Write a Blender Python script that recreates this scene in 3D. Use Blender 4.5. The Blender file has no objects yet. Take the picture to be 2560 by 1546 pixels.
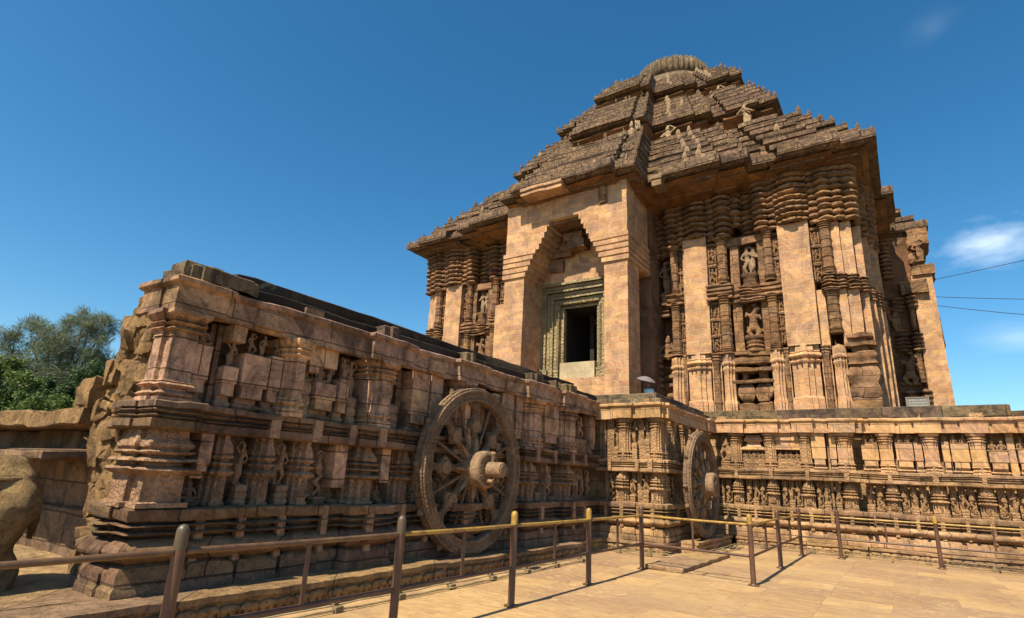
import bpy, bmesh, math, random
from mathutils import Vector, Matrix, noise
R = math.radians
random.seed(7)
SC = bpy.context.scene
COL = SC.collection

# ------------------------------------------------------------------ camera
CAM_YAW, CAM_PITCH, CAM_ROLL, EYE = 0.60095455, 0.28627417, 0.04688678, 1.6
cam = bpy.data.cameras.new('camera'); cam.sensor_width = 36.0
cam.lens = 36.0 * 1419.41716 / 2560.0
cam.clip_start = 0.05; cam.clip_end = 6000
co = bpy.data.objects.new('camera', cam); COL.objects.link(co); SC.camera = co
_f = Vector((-math.sin(CAM_YAW)*math.cos(CAM_PITCH), math.cos(CAM_YAW)*math.cos(CAM_PITCH), math.sin(CAM_PITCH)))
_r = Vector((math.cos(CAM_YAW), math.sin(CAM_YAW), 0)); _u = _r.cross(_f)
_x = _r*math.cos(CAM_ROLL) + _u*math.sin(CAM_ROLL); _y = -_r*math.sin(CAM_ROLL) + _u*math.cos(CAM_ROLL)
co.matrix_world = Matrix(((_x.x, _y.x, -_f.x, 0), (_x.y, _y.y, -_f.y, 0), (_x.z, _y.z, -_f.z, EYE), (0, 0, 0, 1)))

# ------------------------------------------------------------------ world, sun, exposure
SUN_EL, SUN_AZ = R(53), R(4.8)          # sun stands behind the camera, a little to the left of -Y
sdir = Vector((-math.sin(SUN_AZ)*math.cos(SUN_EL), -math.cos(SUN_AZ)*math.cos(SUN_EL), math.sin(SUN_EL)))
sl = bpy.data.lights.new('sun', 'SUN'); sl.energy = 5.0; sl.angle = R(0.5); sl.color = (1.0, 0.88, 0.67)
so = bpy.data.objects.new('sun', sl); COL.objects.link(so)
so.rotation_euler = (-sdir).to_track_quat('-Z', 'Y').to_euler()
w = bpy.data.worlds.new('World'); SC.world = w; w.use_nodes = True
nt = w.node_tree; bg = nt.nodes['Background']; bg.inputs['Strength'].default_value = 0.077
sky = nt.nodes.new('ShaderNodeTexSky'); sky.sky_type = 'NISHITA'; sky.sun_disc = False
sky.sun_elevation = SUN_EL; sky.sun_rotation = math.atan2(sdir.x, sdir.y)
sky.air_density = 1.0; sky.dust_density = 0.7; sky.ozone_density = 3.0
hs = nt.nodes.new('ShaderNodeHueSaturation'); hs.inputs['Saturation'].default_value = 1.25; hs.inputs['Hue'].default_value = .488
gm = nt.nodes.new('ShaderNodeGamma'); gm.inputs['Gamma'].default_value = 1.12
nt.links.new(sky.outputs[0], gm.inputs['Color']); nt.links.new(gm.outputs[0], hs.inputs['Color'])
# thin clouds, far away in the sky
tc = nt.nodes.new('ShaderNodeTexCoord')
def cloud(prev, d, rad, gain, sc):
    d = Vector(d).normalized()
    mp = nt.nodes.new('ShaderNodeMapping'); mp.inputs['Scale'].default_value = (sc, sc, sc*2.6)
    nt.links.new(tc.outputs['Generated'], mp.inputs[0])
    nz = nt.nodes.new('ShaderNodeTexNoise'); nz.inputs['Scale'].default_value = 1.0; nz.inputs['Detail'].default_value = 7; nz.inputs['Roughness'].default_value = .55
    nt.links.new(mp.outputs[0], nz.inputs['Vector'])
    sb = nt.nodes.new('ShaderNodeVectorMath'); sb.operation = 'SUBTRACT'; sb.inputs[1].default_value = d
    nt.links.new(tc.outputs['Generated'], sb.inputs[0])
    ml = nt.nodes.new('ShaderNodeVectorMath'); ml.operation = 'MULTIPLY'; ml.inputs[1].default_value = (1/rad[0], 1/rad[0], 1/rad[1])
    nt.links.new(sb.outputs[0], ml.inputs[0])
    ln = nt.nodes.new('ShaderNodeVectorMath'); ln.operation = 'LENGTH'; nt.links.new(ml.outputs[0], ln.inputs[0])
    mr = nt.nodes.new('ShaderNodeMapRange'); mr.inputs[1].default_value = 1.0; mr.inputs[2].default_value = 0.1; mr.inputs[3].default_value = 0; mr.inputs[4].default_value = 1
    nt.links.new(ln.outputs['Value'], mr.inputs[0])
    ad = nt.nodes.new('ShaderNodeMath'); ad.operation = 'MULTIPLY_ADD'; ad.inputs[1].default_value = .55; nt.links.new(mr.outputs[0], ad.inputs[0]); nt.links.new(nz.outputs[0], ad.inputs[2])
    m2 = nt.nodes.new('ShaderNodeMapRange'); m2.inputs[1].default_value = .66; m2.inputs[2].default_value = 1.12; m2.inputs[3].default_value = 0; m2.inputs[4].default_value = gain
    nt.links.new(ad.outputs[0], m2.inputs[0])
    mu = nt.nodes.new('ShaderNodeMath'); mu.operation = 'MULTIPLY'; nt.links.new(m2.outputs[0], mu.inputs[0]); nt.links.new(mr.outputs[0], mu.inputs[1]); mu.use_clamp = True
    mx = nt.nodes.new('ShaderNodeMix'); mx.data_type = 'RGBA'; mx.inputs[7].default_value = (10.5, 11.5, 12.5, 1)
    nt.links.new(mu.outputs[0], mx.inputs[0]); nt.links.new(prev, mx.inputs[6])
    return mx.outputs[2]
c = cloud(hs.outputs[0], (0.135, 0.93, 0.325), (.10, .048), .5, 18)
c = cloud(c, (0.10, 0.80, 0.59), (.05, .03), .04, 14)
c = cloud(c, (0.15, 0.97, 0.205), (.09, .035), .2, 11)
nt.links.new(c, bg.inputs['Color'])
SC.view_settings.view_transform = 'Standard'; SC.view_settings.look = 'None'
SC.view_settings.exposure = 0.82; SC.view_settings.gamma = 1.0
SC.cycles.max_bounces = 5; SC.cycles.diffuse_bounces = 2; SC.cycles.use_denoising = True

# ------------------------------------------------------------------ materials
def lin(r, g, b):
    f = lambda v: (v/12.92 if v <= .04045 else ((v+.055)/1.055)**2.4)
    return (f(r/255), f(g/255), f(b/255), 1)
class NT:
    def __init__(s, name):
        s.m = bpy.data.materials.new(name); s.m.use_nodes = True; s.t = s.m.node_tree
        s.b = s.t.nodes['Principled BSDF']; s.tc = s.t.nodes.new('ShaderNodeTexCoord')
    def n(s, typ, props=None, **ins):
        nd = s.t.nodes.new(typ)
        for k, v in (props or {}).items(): setattr(nd, k, v)
        for k, v in ins.items():
            k2 = int(k[1:]) if k[0] == '_' and k[1:].isdigit() else k.replace('_', ' ')
            if hasattr(v, 'is_linked') or isinstance(v, bpy.types.NodeSocket): s.t.links.new(v, nd.inputs[k2])
            else: nd.inputs[k2].default_value = v
        return nd
    def noise(s, vec, sc, det=8, rough=.6, dist=0):
        return s.n('ShaderNodeTexNoise', Vector=vec, Scale=sc, Detail=det, Roughness=rough, Distortion=dist).outputs[0]
    def ramp(s, fac, a, b, lo=0.0, hi=1.0):
        return s.n('ShaderNodeMapRange', _0=fac, _1=a, _2=b, _3=lo, _4=hi).outputs[0]
    def mix(s, fac, a, b, mode='MIX'):
        return s.n('ShaderNodeMix', {'data_type': 'RGBA', 'blend_type': mode}, _0=fac, _6=a, _7=b).outputs[2]
    def math(s, op, a, b=0.0, c=0.0):
        return s.n('ShaderNodeMath', {'operation': op}, _0=a, _1=b, _2=c).outputs[0]

WARM = lambda c: (min(1, c[0]*1.06), c[1]*.985, c[2]*.89, 1)
def stone(name, c1, c2, stain=(0.02, 0.015, 0.012, 1), stain_amt=.5, sscale=.7, brick=None, carve=0.0, cscale=9.0, grain=.5, veins=0.0, moss=None, vary=.5, rough=.9, pale=0.0, blocks=None, streak=0.0, carve_shade=0.0):
    c1, c2 = WARM(c1), WARM(c2)
    k = NT(name); P = k.tc.outputs['Object']
    n1 = k.noise(P, sscale, 9, .65, .4); n2 = k.noise(P, 7, 9, .7); n3 = k.noise(P, 38, 6, .75); n4 = k.noise(P, 15, 8, .75, .6)
    col = k.mix(k.ramp(n1, .38, .62), c1, c2)
    pit = k.ramp(n4, .36, .45, 0, 1)
    h = k.math('MULTIPLY', n3, .7 * grain)
    h = k.math('MULTIPLY_ADD', n2, 1.1 * grain, h); h = k.math('MULTIPLY_ADD', pit, .35 * grain, h)
    bfac = None
    if brick or blocks:
        bw, bh, mort, mcol = brick or blocks
        sx = k.n('ShaderNodeSeparateXYZ', _0=P)
        wob = k.math('MULTIPLY', k.noise(P, 1.3, 3), .05)
        u = k.math('ADD', k.math('ADD', sx.outputs[0], sx.outputs[1]), wob)
        z = k.math('ADD', sx.outputs[2], wob)
        v = k.n('ShaderNodeCombineXYZ', _0=u, _1=z, _2=0.0).outputs[0]
        bt = k.n('ShaderNodeTexBrick', {'offset': .43, 'squash': 1.35, 'squash_frequency': 3}, Vector=v, Color1=(0, 0, 0, 1), Color2=(1, 1, 1, 1), Mortar=(.5, .5, .5, 1), Scale=1.0, Mortar_Size=mort, Mortar_Smooth=.3, Bias=0.0, Brick_Width=bw, Row_Height=bh)
        rnd = k.n('ShaderNodeSeparateColor', _0=bt.outputs[0]).outputs[0]
        bfac = bt.outputs[1]
        tint = k.ramp(rnd, 0, 1, 1 - .38*vary, 1 + .28*vary)
        col = k.mix(1.0, col, k.n('ShaderNodeCombineColor', _0=tint, _1=k.ramp(rnd, 0, 1, 1-.42*vary, 1+.3*vary), _2=k.ramp(rnd, 0, 1, 1-.40*vary, 1+.3*vary)).outputs[0], 'MULTIPLY')
        r2 = k.math('FRACT', k.math('MULTIPLY', rnd, 17.31)); r3 = k.math('FRACT', k.math('MULTIPLY', rnd, 41.77)); L = (c2[0]+c2[1]+c2[2])/3
        col = k.mix(k.ramp(r2, .62, .7, 0, .4*vary), col, (L*1.15, L*.9, L*.7, 1)); col = k.mix(k.ramp(r3, .66, .72, 0, .5*vary), col, (L*1.75, L*1.12, L*.45, 1)); col = k.mix(k.ramp(r3, .3, .24, 0, .5*vary), col, (L*1.25, L*.72, L*.52, 1))
    if veins:
        wv = k.n('ShaderNodeTexWave', {'wave_type': 'BANDS', 'bands_direction': 'DIAGONAL'}, Vector=P, Scale=2.6, Distortion=11.0, Detail=6.0, Detail_Scale=1.6, Detail_Roughness=.65).outputs[1]
        col = k.mix(k.math('MULTIPLY', k.ramp(wv, .5, .95), veins), col, k.mix(.5, c2, (min(1, c2[0]*2), min(1, c2[1]*1.9), c2[2]*1.5, 1)))
        h = k.math('MULTIPLY_ADD', wv, .15 * veins, h)
    col = k.mix(1.0, col, k.n('ShaderNodeCombineColor', _0=k.ramp(n2, .25, .75, .72, 1.25), _1=k.ramp(n2, .25, .75, .7, 1.25), _2=k.ramp(n2, .25, .75, .68, 1.25)).outputs[0], 'MULTIPLY')
    col = k.mix(k.ramp(n3, .30, .46, .5, 0), col, (c1[0]*.32, c1[1]*.3, c1[2]*.3, 1)); col = k.mix(k.ramp(n3, .60, .74, 0, .4), col, (min(1, c2[0]*1.5), min(1, c2[1]*1.42), min(1, c2[2]*1.3), 1))
    if streak:
        s4 = k.noise(k.n('ShaderNodeMapping', _0=P, _3=(2.2, 2.2, .45)).outputs[0], 1.0, 9, .7, .6)
        col = k.mix(k.ramp(s4, .56, .70, 0, streak), col, (.03, .024, .02, 1))
    if stain_amt:
        s1 = k.noise(P, sscale*1.7+.3, 10, .72, .8)
        sf = k.ramp(k.math('MULTIPLY_ADD', n2, .3, s1), .58, .76, 0, stain_amt)
        col = k.mix(sf, col, stain)
    if pale:
        s2 = k.noise(k.n('ShaderNodeMapping', _0=P, _1=(13.1, 4.2, 7.7)).outputs[0], 2.6, 10, .75, .5)
        col = k.mix(k.ramp(s2, .6, .7, 0, pale), col, (.34, .31, .2, 1))
    if moss:
        s3 = k.noise(k.n('ShaderNodeMapping', _0=P, _1=(3.1, 44.2, 9.7)).outputs[0], 1.1, 10, .7, .5)
        col = k.mix(k.ramp(s3, .5, .66, 0, .8), col, moss)
    if carve:
        vo = k.n('ShaderNodeTexVoronoi', {'feature': 'SMOOTH_F1'}, Vector=k.n('ShaderNodeMix', {'data_type': 'VECTOR'}, _0=.06, _4=P, _5=k.n('ShaderNodeTexNoise', Vector=P, Scale=cscale*.7).outputs[1]).outputs[1], Scale=cscale, Smoothness=.25).outputs[0]
        vo2 = k.n('ShaderNodeTexVoronoi', {'feature': 'DISTANCE_TO_EDGE'}, Vector=P, Scale=cscale*.55).outputs[0]
        ch = k.math('ADD', k.ramp(vo, .1, .6, 1, 0), k.ramp(vo2, 0, .18, 0, .8))
        h = k.math('MULTIPLY_ADD', ch, 1.3*carve, h)
        if carve_shade: col = k.mix(k.ramp(ch, .95, .45, 0, carve_shade), col, (.028, .02, .015, 1))  # shade painted into the colour of the carving's hollows
    if bfac is not None:
        h = k.math('MULTIPLY_ADD', bfac, -1.6 if brick else -1.0, h)
        if mcol: col = k.mix(k.math('MULTIPLY', bfac, .6 if brick else .75), col, mcol)
    bp = k.n('ShaderNodeBump', Strength=1.0, Distance=.026 + .02*carve, Height=h)
    k.t.links.new(col, k.b.inputs['Base Color']); k.t.links.new(bp.outputs[0], k.b.inputs['Normal'])
    k.b.inputs['Roughness'].default_value = rough; k.b.inputs['Specular IOR Level'].default_value = .2
    return k.m
def plain(name, c, rough=.6, metal=0.0, spec=.4, var=.25, c2=None, sc=12, a=.4, b=.65):
    k = NT(name); n = k.noise(k.tc.outputs['Object'], sc, 8, .65)
    c2 = c2 or (c[0]*(1-var), c[1]*(1-var), c[2]*(1-var), 1)
    k.t.links.new(k.mix(k.ramp(n, a, b), c, c2), k.b.inputs['Base Color'])
    k.t.links.new(k.n('ShaderNodeBump', Strength=.4, Distance=.004, Height=n).outputs[0], k.b.inputs['Normal'])
    k.b.inputs['Roughness'].default_value = rough; k.b.inputs['Metallic'].default_value = metal; k.b.inputs['Specular IOR Level'].default_value = spec
    return k.m

M = {}
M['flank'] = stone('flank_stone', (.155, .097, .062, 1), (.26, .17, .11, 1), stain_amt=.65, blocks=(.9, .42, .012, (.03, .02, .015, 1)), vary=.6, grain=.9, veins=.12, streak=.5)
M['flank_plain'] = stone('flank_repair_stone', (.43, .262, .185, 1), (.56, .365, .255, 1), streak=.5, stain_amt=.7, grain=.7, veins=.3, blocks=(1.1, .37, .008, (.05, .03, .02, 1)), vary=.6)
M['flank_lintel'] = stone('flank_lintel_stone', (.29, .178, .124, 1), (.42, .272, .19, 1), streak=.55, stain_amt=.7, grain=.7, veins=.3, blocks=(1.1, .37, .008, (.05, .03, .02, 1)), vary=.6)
M['curb'] = stone('curb_stone', (.26, .175, .092, 1), (.40, .275, .14, 1), stain=(.05, .036, .024, 1), stain_amt=.5, sscale=1.2, grain=1.2, blocks=(1.4, .6, .012, (.04, .03, .02, 1)))
M['flank_carved'] = stone('flank_carved_stone', (.33, .21, .137, 1), (.47, .315, .205, 1), stain_amt=.5, carve=.32, cscale=22, grain=.8)
M['crust'] = stone('black_crusted_stone', (.022, .018, .016, 1), (.055, .043, .035, 1), stain_amt=.3, sscale=1.1, pale=.35, blocks=(1.2, .6, .01, None), grain=.8)
M['lichen'] = stone('lichen_grey_stone', (.115, .085, .055, 1), (.20, .155, .095, 1), stain=(.03, .024, .02, 1), stain_amt=.85, sscale=1.3, pale=.6, blocks=(1.3, .5, .012, (.03, .025, .02, 1)), grain=1.1, vary=.8)
M['plat'] = stone('platform_stone', (.32, .205, .115, 1), (.44, .29, .16, 1), stain_amt=.55, streak=.5, blocks=(.8, .4, .01, (.04, .03, .02, 1)), vary=.5, grain=.8)
M['plat_plain'] = stone('platform_repair_stone', (.34, .205, .115, 1), (.46, .295, .16, 1), stain_amt=.2, veins=.35, grain=.4, blocks=(.9, .31, .008, (.1, .07, .05, 1)), vary=.85, streak=.45)
M['plat_carved'] = stone('platform_carved_stone', (.31, .198, .112, 1), (.43, .285, .16, 1), stain_amt=.45, carve=.35, cscale=22, grain=.7)
M['temple'] = stone('temple_stone', (.215, .12, .066, 1), (.325, .19, .10, 1), stain=(.045, .03, .02, 1), stain_amt=.65, sscale=.6, carve=.3, cscale=5.5, blocks=(1.0, .45, .015, (.06, .035, .02, 1)), grain=1.1)
M['temple_dark'] = stone('temple_back_stone', (.16, .085, .05, 1), (.25, .14, .08, 1), stain=(.02, .014, .01, 1), stain_amt=.6, sscale=.35, carve=.4, cscale=4, grain=1.2)
M['brick'] = stone('restored_masonry', (.45, .255, .14, 1), (.55, .335, .185, 1), stain=(.20, .115, .075, 1), stain_amt=.7, sscale=.5, brick=(.58, .27, .012, (.68, .51, .34, 1)), veins=.2, vary=.6, grain=.9, streak=.5)
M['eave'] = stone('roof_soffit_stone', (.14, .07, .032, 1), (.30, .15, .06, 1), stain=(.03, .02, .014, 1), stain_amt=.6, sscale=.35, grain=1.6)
M['roof'] = stone('roof_stone', (.175, .116, .078, 1), (.28, .192, .127, 1), stain=(.035, .027, .022, 1), stain_amt=.6, sscale=.7, carve=.4, cscale=8, carve_shade=.45, blocks=(1.3, .45, .03, (.03, .02, .015, 1)), grain=1.2)
M['roof_top'] = stone('roof_crown_stone', (.14, .11, .065, 1), (.24, .185, .11, 1), stain=(.04, .033, .025, 1), stain_amt=.7, sscale=.8, grain=1.4, pale=.2, blocks=(1.2, .55, .02, (.03, .025, .02, 1)))
M['statue'] = stone('pale_statue_stone', (.28, .208, .13, 1), (.40, .305, .198, 1), stain=(.10, .07, .05, 1), stain_amt=.45, sscale=2.0, grain=.7)
M['acro'] = stone('roof_figure_stone', (.22, .155, .10, 1), (.34, .26, .17, 1), stain=(.07, .05, .035, 1), stain_amt=.5, sscale=1.5, grain=1.2)
M['chlorite'] = stone('chlorite_stone', (.235, .20, .12, 1), (.34, .295, .175, 1), stain=(.07, .06, .04, 1), stain_amt=.35, sscale=.8, carve=.6, cscale=9, grain=.4)
M['thresh'] = stone('threshold_stone', (.34, .30, .21, 1), (.42, .38, .27, 1), stain=(.2, .17, .12, 1), stain_amt=.4, grain=.25)
M['wheel'] = stone('wheel_stone', (.20, .137, .089, 1), (.30, .212, .138, 1), stain=(.045, .032, .025, 1), stain_amt=.5, sscale=1.5, carve=.4, cscale=26, grain=.6)
M['wheel_smooth'] = stone('wheel_hub_stone', (.24, .165, .108, 1), (.34, .24, .153, 1), stain=(.07, .05, .035, 1), stain_amt=.4, sscale=2, grain=.9)
M['rubble'] = stone('rubble_core_stone', (.24, .152, .078, 1), (.42, .275, .128, 1), stain=(.04, .028, .018, 1), stain_amt=.65, sscale=1.6, streak=.4, grain=2.2)
M['horse'] = stone('weathered_sculpture_stone', (.22, .155, .082, 1), (.34, .245, .125, 1), stain=(.04, .03, .02, 1), stain_amt=.5, sscale=1.8, grain=1.6)
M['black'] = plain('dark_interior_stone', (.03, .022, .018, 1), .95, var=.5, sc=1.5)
M['rail_brown'] = plain('brown_paint', (.065, .032, .02, 1), .42, 0, .5, c2=(.11, .052, .03, 1), sc=5)
M['rail_yellow'] = plain('yellow_paint', (.33, .205, .035, 1), .4, 0, .5, c2=(.19, .10, .035, 1), sc=6, a=.45, b=.62)
M['rail_old'] = plain('worn_rail_paint', (.085, .045, .024, 1), .42, 0, .5, c2=(.15, .085, .035, 1), sc=8)
M['rail_green'] = plain('worn_post_paint', (.06, .05, .028, 1), .45, 0, .5, c2=(.10, .06, .035, 1), sc=9)
M['bark'] = plain('bark', (.075, .055, .04, 1), .9, var=.5, sc=20)
def leafmat(name, c1, c2):
    k = NT(name); g = k.n('ShaderNodeObjectInfo'); ge = k.n('ShaderNodeNewGeometry')
    k.t.links.new(k.mix(ge.outputs['Random Per Island'], c1, c2), k.b.inputs['Base Color'])
    k.b.inputs['Roughness'].default_value = .6
    k.b.inputs['Transmission Weight'].default_value = 0.0
    tr = k.n('ShaderNodeBsdfTranslucent', Color=c2); mx = k.n('ShaderNodeMixShader', _0=.3, _1=k.b.outputs[0], _2=tr.outputs[0])
    k.t.links.new(mx.outputs[0], k.t.nodes['Material Output'].inputs[0]); return k.m
M['needle'] = leafmat('casuarina_needles', (.10, .13, .07, 1), (.185, .215, .12, 1))
M['leaf'] = leafmat('green_leaves', (.05, .092, .018, 1), (.115, .175, .032, 1))
M['leaf2'] = leafmat('dark_leaves', (.025, .055, .016, 1), (.06, .11, .03, 1))
M['drygrass'] = leafmat('dry_grass_blades', (.16, .14, .06, 1), (.30, .26, .13, 1))
M['skin'] = plain('skin', (.22, .12, .075, 1), .6, var=.1)
M['hair'] = plain('black_hair', (.012, .01, .009, 1), .5)
M['kurta'] = plain('pale_blue_cloth', (.33, .52, .58, 1), .85, c2=(.5, .66, .7, 1), sc=9)
M['trouser'] = plain('white_cloth', (.6, .6, .58, 1), .85, var=.1)
M['umb'] = plain('lilac_umbrella_cloth', (.15, .125, .135, 1), .7, var=.12)
M['metal'] = plain('grey_metal', (.3, .3, .3, 1), .35, .8)
M['board'] = plain('grey_board', (.17, .16, .14, 1), .5)
M['boardframe'] = plain('board_frame', (.20, .15, .11, 1), .6)
M['white'] = plain('white_lettering', (.36, .34, .30, 1), .6, var=.05)
M['cable'] = plain('black_cable', (.02, .02, .022, 1), .6)
M['conduit'] = plain('dusty_conduit', (.30, .23, .12, 1), .7, c2=(.17, .12, .065, 1), sc=5)
M['fixture'] = plain('dusty_fixture', (.20, .14, .07, 1), .8, var=.4)

# ------------------------------------------------------------------ mesh building helpers
FW = lambda u, n, z: (u, -n, z)                     # plan in world: u = x, n = -y (outward towards the camera)
FB = lambda y0: (lambda u, n, z: (u, y0 - n, z))    # wall facing -Y
FA = lambda x0: (lambda u, n, z: (x0 + n, u, z))    # wall facing +X
class MB:
    def __init__(s): s.v = []; s.f = []; s.sm = []
    def rows(s, rows, closed=False):
        b = len(s.v); n = len(rows[0])
        for r in rows: s.v += r
        for i in range(len(rows)-1):
            for j in range(n if closed else n-1):
                a = b+i*n+j; c = b+i*n+(j+1) % n
                s.f.append((a, c, c+n, a+n))
    def sweep(s, F, pts, prof, seg=.35, closed=False, top=True, bot=False):
        P = []                                         # (u, n, offx, offy)
        N = len(pts); segs = N if closed else N-1
        nor = []
        for i in range(segs):
            a, b = pts[i], pts[(i+1) % N]; dx, dy = b[0]-a[0], b[1]-a[1]; l = math.hypot(dx, dy) or 1e-9
            nor.append((-dy/l, dx/l, l))
        def mit(i):
            if closed: n1, n2 = nor[i-1], nor[i % segs]
            else: n1, n2 = nor[max(i-1, 0)], nor[min(i, segs-1)]
            d = 1 + n1[0]*n2[0] + n1[1]*n2[1]
            if d < .15: return (n2[0], n2[1])
            return ((n1[0]+n2[0])/d, (n1[1]+n2[1])/d)
        for i in range(segs):
            a, b = pts[i], pts[(i+1) % N]; m = mit(i); P.append((a[0], a[1], m[0], m[1]))
            k = int(nor[i][2]/seg)
            for j in range(1, k+1):
                t = j/(k+1); P.append((a[0]+(b[0]-a[0])*t, a[1]+(b[1]-a[1])*t, nor[i][0], nor[i][1]))
        if not closed: m = mit(N-1); P.append((pts[-1][0], pts[-1][1], m[0], m[1]))
        pr = [prof[0]]
        for q in prof[1:]:
            k = int(math.hypot(q[0]-pr[-1][0], q[1]-pr[-1][1])/(seg*1.2)); p0 = pr[-1]
            for j in range(1, k+1): t = j/(k+1); pr.append((p0[0]+(q[0]-p0[0])*t, p0[1]+(q[1]-p0[1])*t))
            pr.append(q)
        b0 = len(s.v)
        s.rows([[F(p[0]+p[2]*o, p[1]+p[3]*o, z) for p in P] for o, z in pr], closed)
        n = len(P)
        if top: s.f.append(tuple(b0+(len(pr)-1)*n+j for j in range(n)))
        if bot: s.f.append(tuple(b0+j for j in reversed(range(n))))
    def box(s, F, u0, u1, n0, n1, z0, z1, seg=.35, ch=0.0, bot=True):
        pr = [(0, z0), (0, z1)] if not ch else [(-ch, z0), (0, z0+ch), (0, z1-ch), (-ch, z1)]
        s.sweep(F, [(u0, n0), (u0, n1), (u1, n1), (u1, n0)], pr, seg, True, True, bot)
    def lathe(s, F, c, prof, n=16, ax='z', lobes=0, amp=0):
        rows = []
        for r, h in prof:
            row = []
            for j in range(n):
                a = -2*math.pi*j/n; rr = r*(1+amp*math.cos(lobes*a)) if lobes else r
                p, q = rr*math.cos(a), rr*math.sin(a)
                row.append(F(c[0]+p, c[1]+q, c[2]+h) if ax == 'z' else F(c[0]+p, c[1]+h, c[2]+q))
            rows.append(row)
        s.rows(rows, True)
        b = len(s.v); s.f.append(tuple(b-n+j for j in range(n))); s.f.append(tuple(b-n*len(prof)+j for j in reversed(range(n))))
    def tube(s, pts, r, n=10, cap=True):
        rows = []; pts = [Vector(p) for p in pts]
        for i, p in enumerate(pts):
            d = (pts[min(i+1, len(pts)-1)]-pts[max(i-1, 0)]).normalized()
            x = d.orthogonal().normalized() if abs(d.z) > .9 else d.cross(Vector((0, 0, 1))).normalized(); y = d.cross(x)
            rr = r[i] if isinstance(r, (list, tuple)) else r
            rows.append([tuple(p + x*rr*math.cos(2*math.pi*j/n) + y*rr*math.sin(2*math.pi*j/n)) for j in range(n)])
        s.rows(rows, True)
        if cap:
            b = len(s.v); s.f.append(tuple(b-n+j for j in range(n))); s.f.append(tuple(b-n*len(pts)+j for j in reversed(range(n))))
    def mesh(s, vs, fs, f):
        b = len(s.v); s.v += [f(v) for v in vs]; s.f += [tuple(b+i for i in q) for q in fs]
    def build(s, name, mat, parent=None, amp=0.0, freq=1.5, cell=0.0, csize=(1.1, 1.1, .5), ang=40, label=None):
        me = bpy.data.meshes.new(name); vs = s.v
        if amp or cell:
            out = []
            for v in vs:
                p = Vector(v); q = p
                if cell:
                    c = noise.cell_vector(Vector((p.x/csize[0]+.13, p.y/csize[1]+.27, p.z/csize[2]+.41))); q = q + (c - Vector((.5, .5, .5)))*2*cell
                if amp: q = q + noise.noise_vector(p*freq)*amp + noise.noise_vector(p*freq*3.7)*amp*.45
                out.append(q[:])
            vs = out
        me.from_pydata(vs, [], s.f); me.validate(); me.materials.append(mat)
        if ang: me.shade_smooth(); me.set_sharp_from_angle(angle=R(ang))
        o = bpy.data.objects.new(name, me); COL.objects.link(o)
        if parent: o.parent = parent
        if label: o['label'] = label
        return o
def tag(o, label=None, cat=None, group=None, kind=None):
    if label: o['label'] = label
    if cat: o['category'] = cat
    if group: o['group'] = group
    if kind: o['kind'] = kind
    return o
def thing(name, label, cat, loc=(0, 0, 0), group=None):
    o = bpy.data.objects.new(name, None); COL.objects.link(o); o.location = loc; o.empty_display_size = .2
    return tag(o, label, cat, group)
def clone(o, parent=None, loc=None, rz=None, scale=None):
    c = o.copy(); COL.objects.link(c); c.parent = parent
    if loc is not None: c.location = loc
    if rz is not None: c.rotation_euler = (0, 0, rz)
    if scale is not None: c.scale = scale
    return c
def hump(z0, z1, o, k=5, base=0.0):
    return [(base + o*math.sin(math.pi*i/k), z0+(z1-z0)*i/k) for i in range(k+1)]
def blob_mesh(name, caps, vox=.028, mat=None, smooth=2, disp=0.0):
    """one continuous surface grown over a list of (p0, p1, r0, r1) limbs"""
    bm = bmesh.new()
    for p0, p1, r0, r1 in caps:
        p0, p1 = Vector(p0), Vector(p1); L = (p1-p0).length; k = max(1, int(L/(max(min(r0, r1), .006)*.7)))
        for i in range(k+1):
            t = i/k
            bmesh.ops.create_icosphere(bm, subdivisions=2, radius=r0+(r1-r0)*t, matrix=Matrix.Translation(p0.lerp(p1, t)))
    me = bpy.data.meshes.new(name); bm.to_mesh(me); bm.free()
    o = bpy.data.objects.new(name, me); COL.objects.link(o)
    md = o.modifiers.new('r', 'REMESH'); md.mode = 'VOXEL'; md.voxel_size = vox; md.use_smooth_shade = True
    if smooth: ms = o.modifiers.new('s', 'SMOOTH'); ms.iterations = smooth; ms.factor = .4
    dg = bpy.context.evaluated_depsgraph_get(); dg.update()
    nm = bpy.data.meshes.new_from_object(o.evaluated_get(dg)); nm.name = name
    bpy.data.objects.remove(o); bpy.data.meshes.remove(me)
    if disp:
        for v in nm.vertices: v.co += noise.noise_vector(v.co*6)*disp
    nm.materials.clear()
    if mat: nm.materials.append(mat)
    nm.shade_smooth()
    return nm

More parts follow.
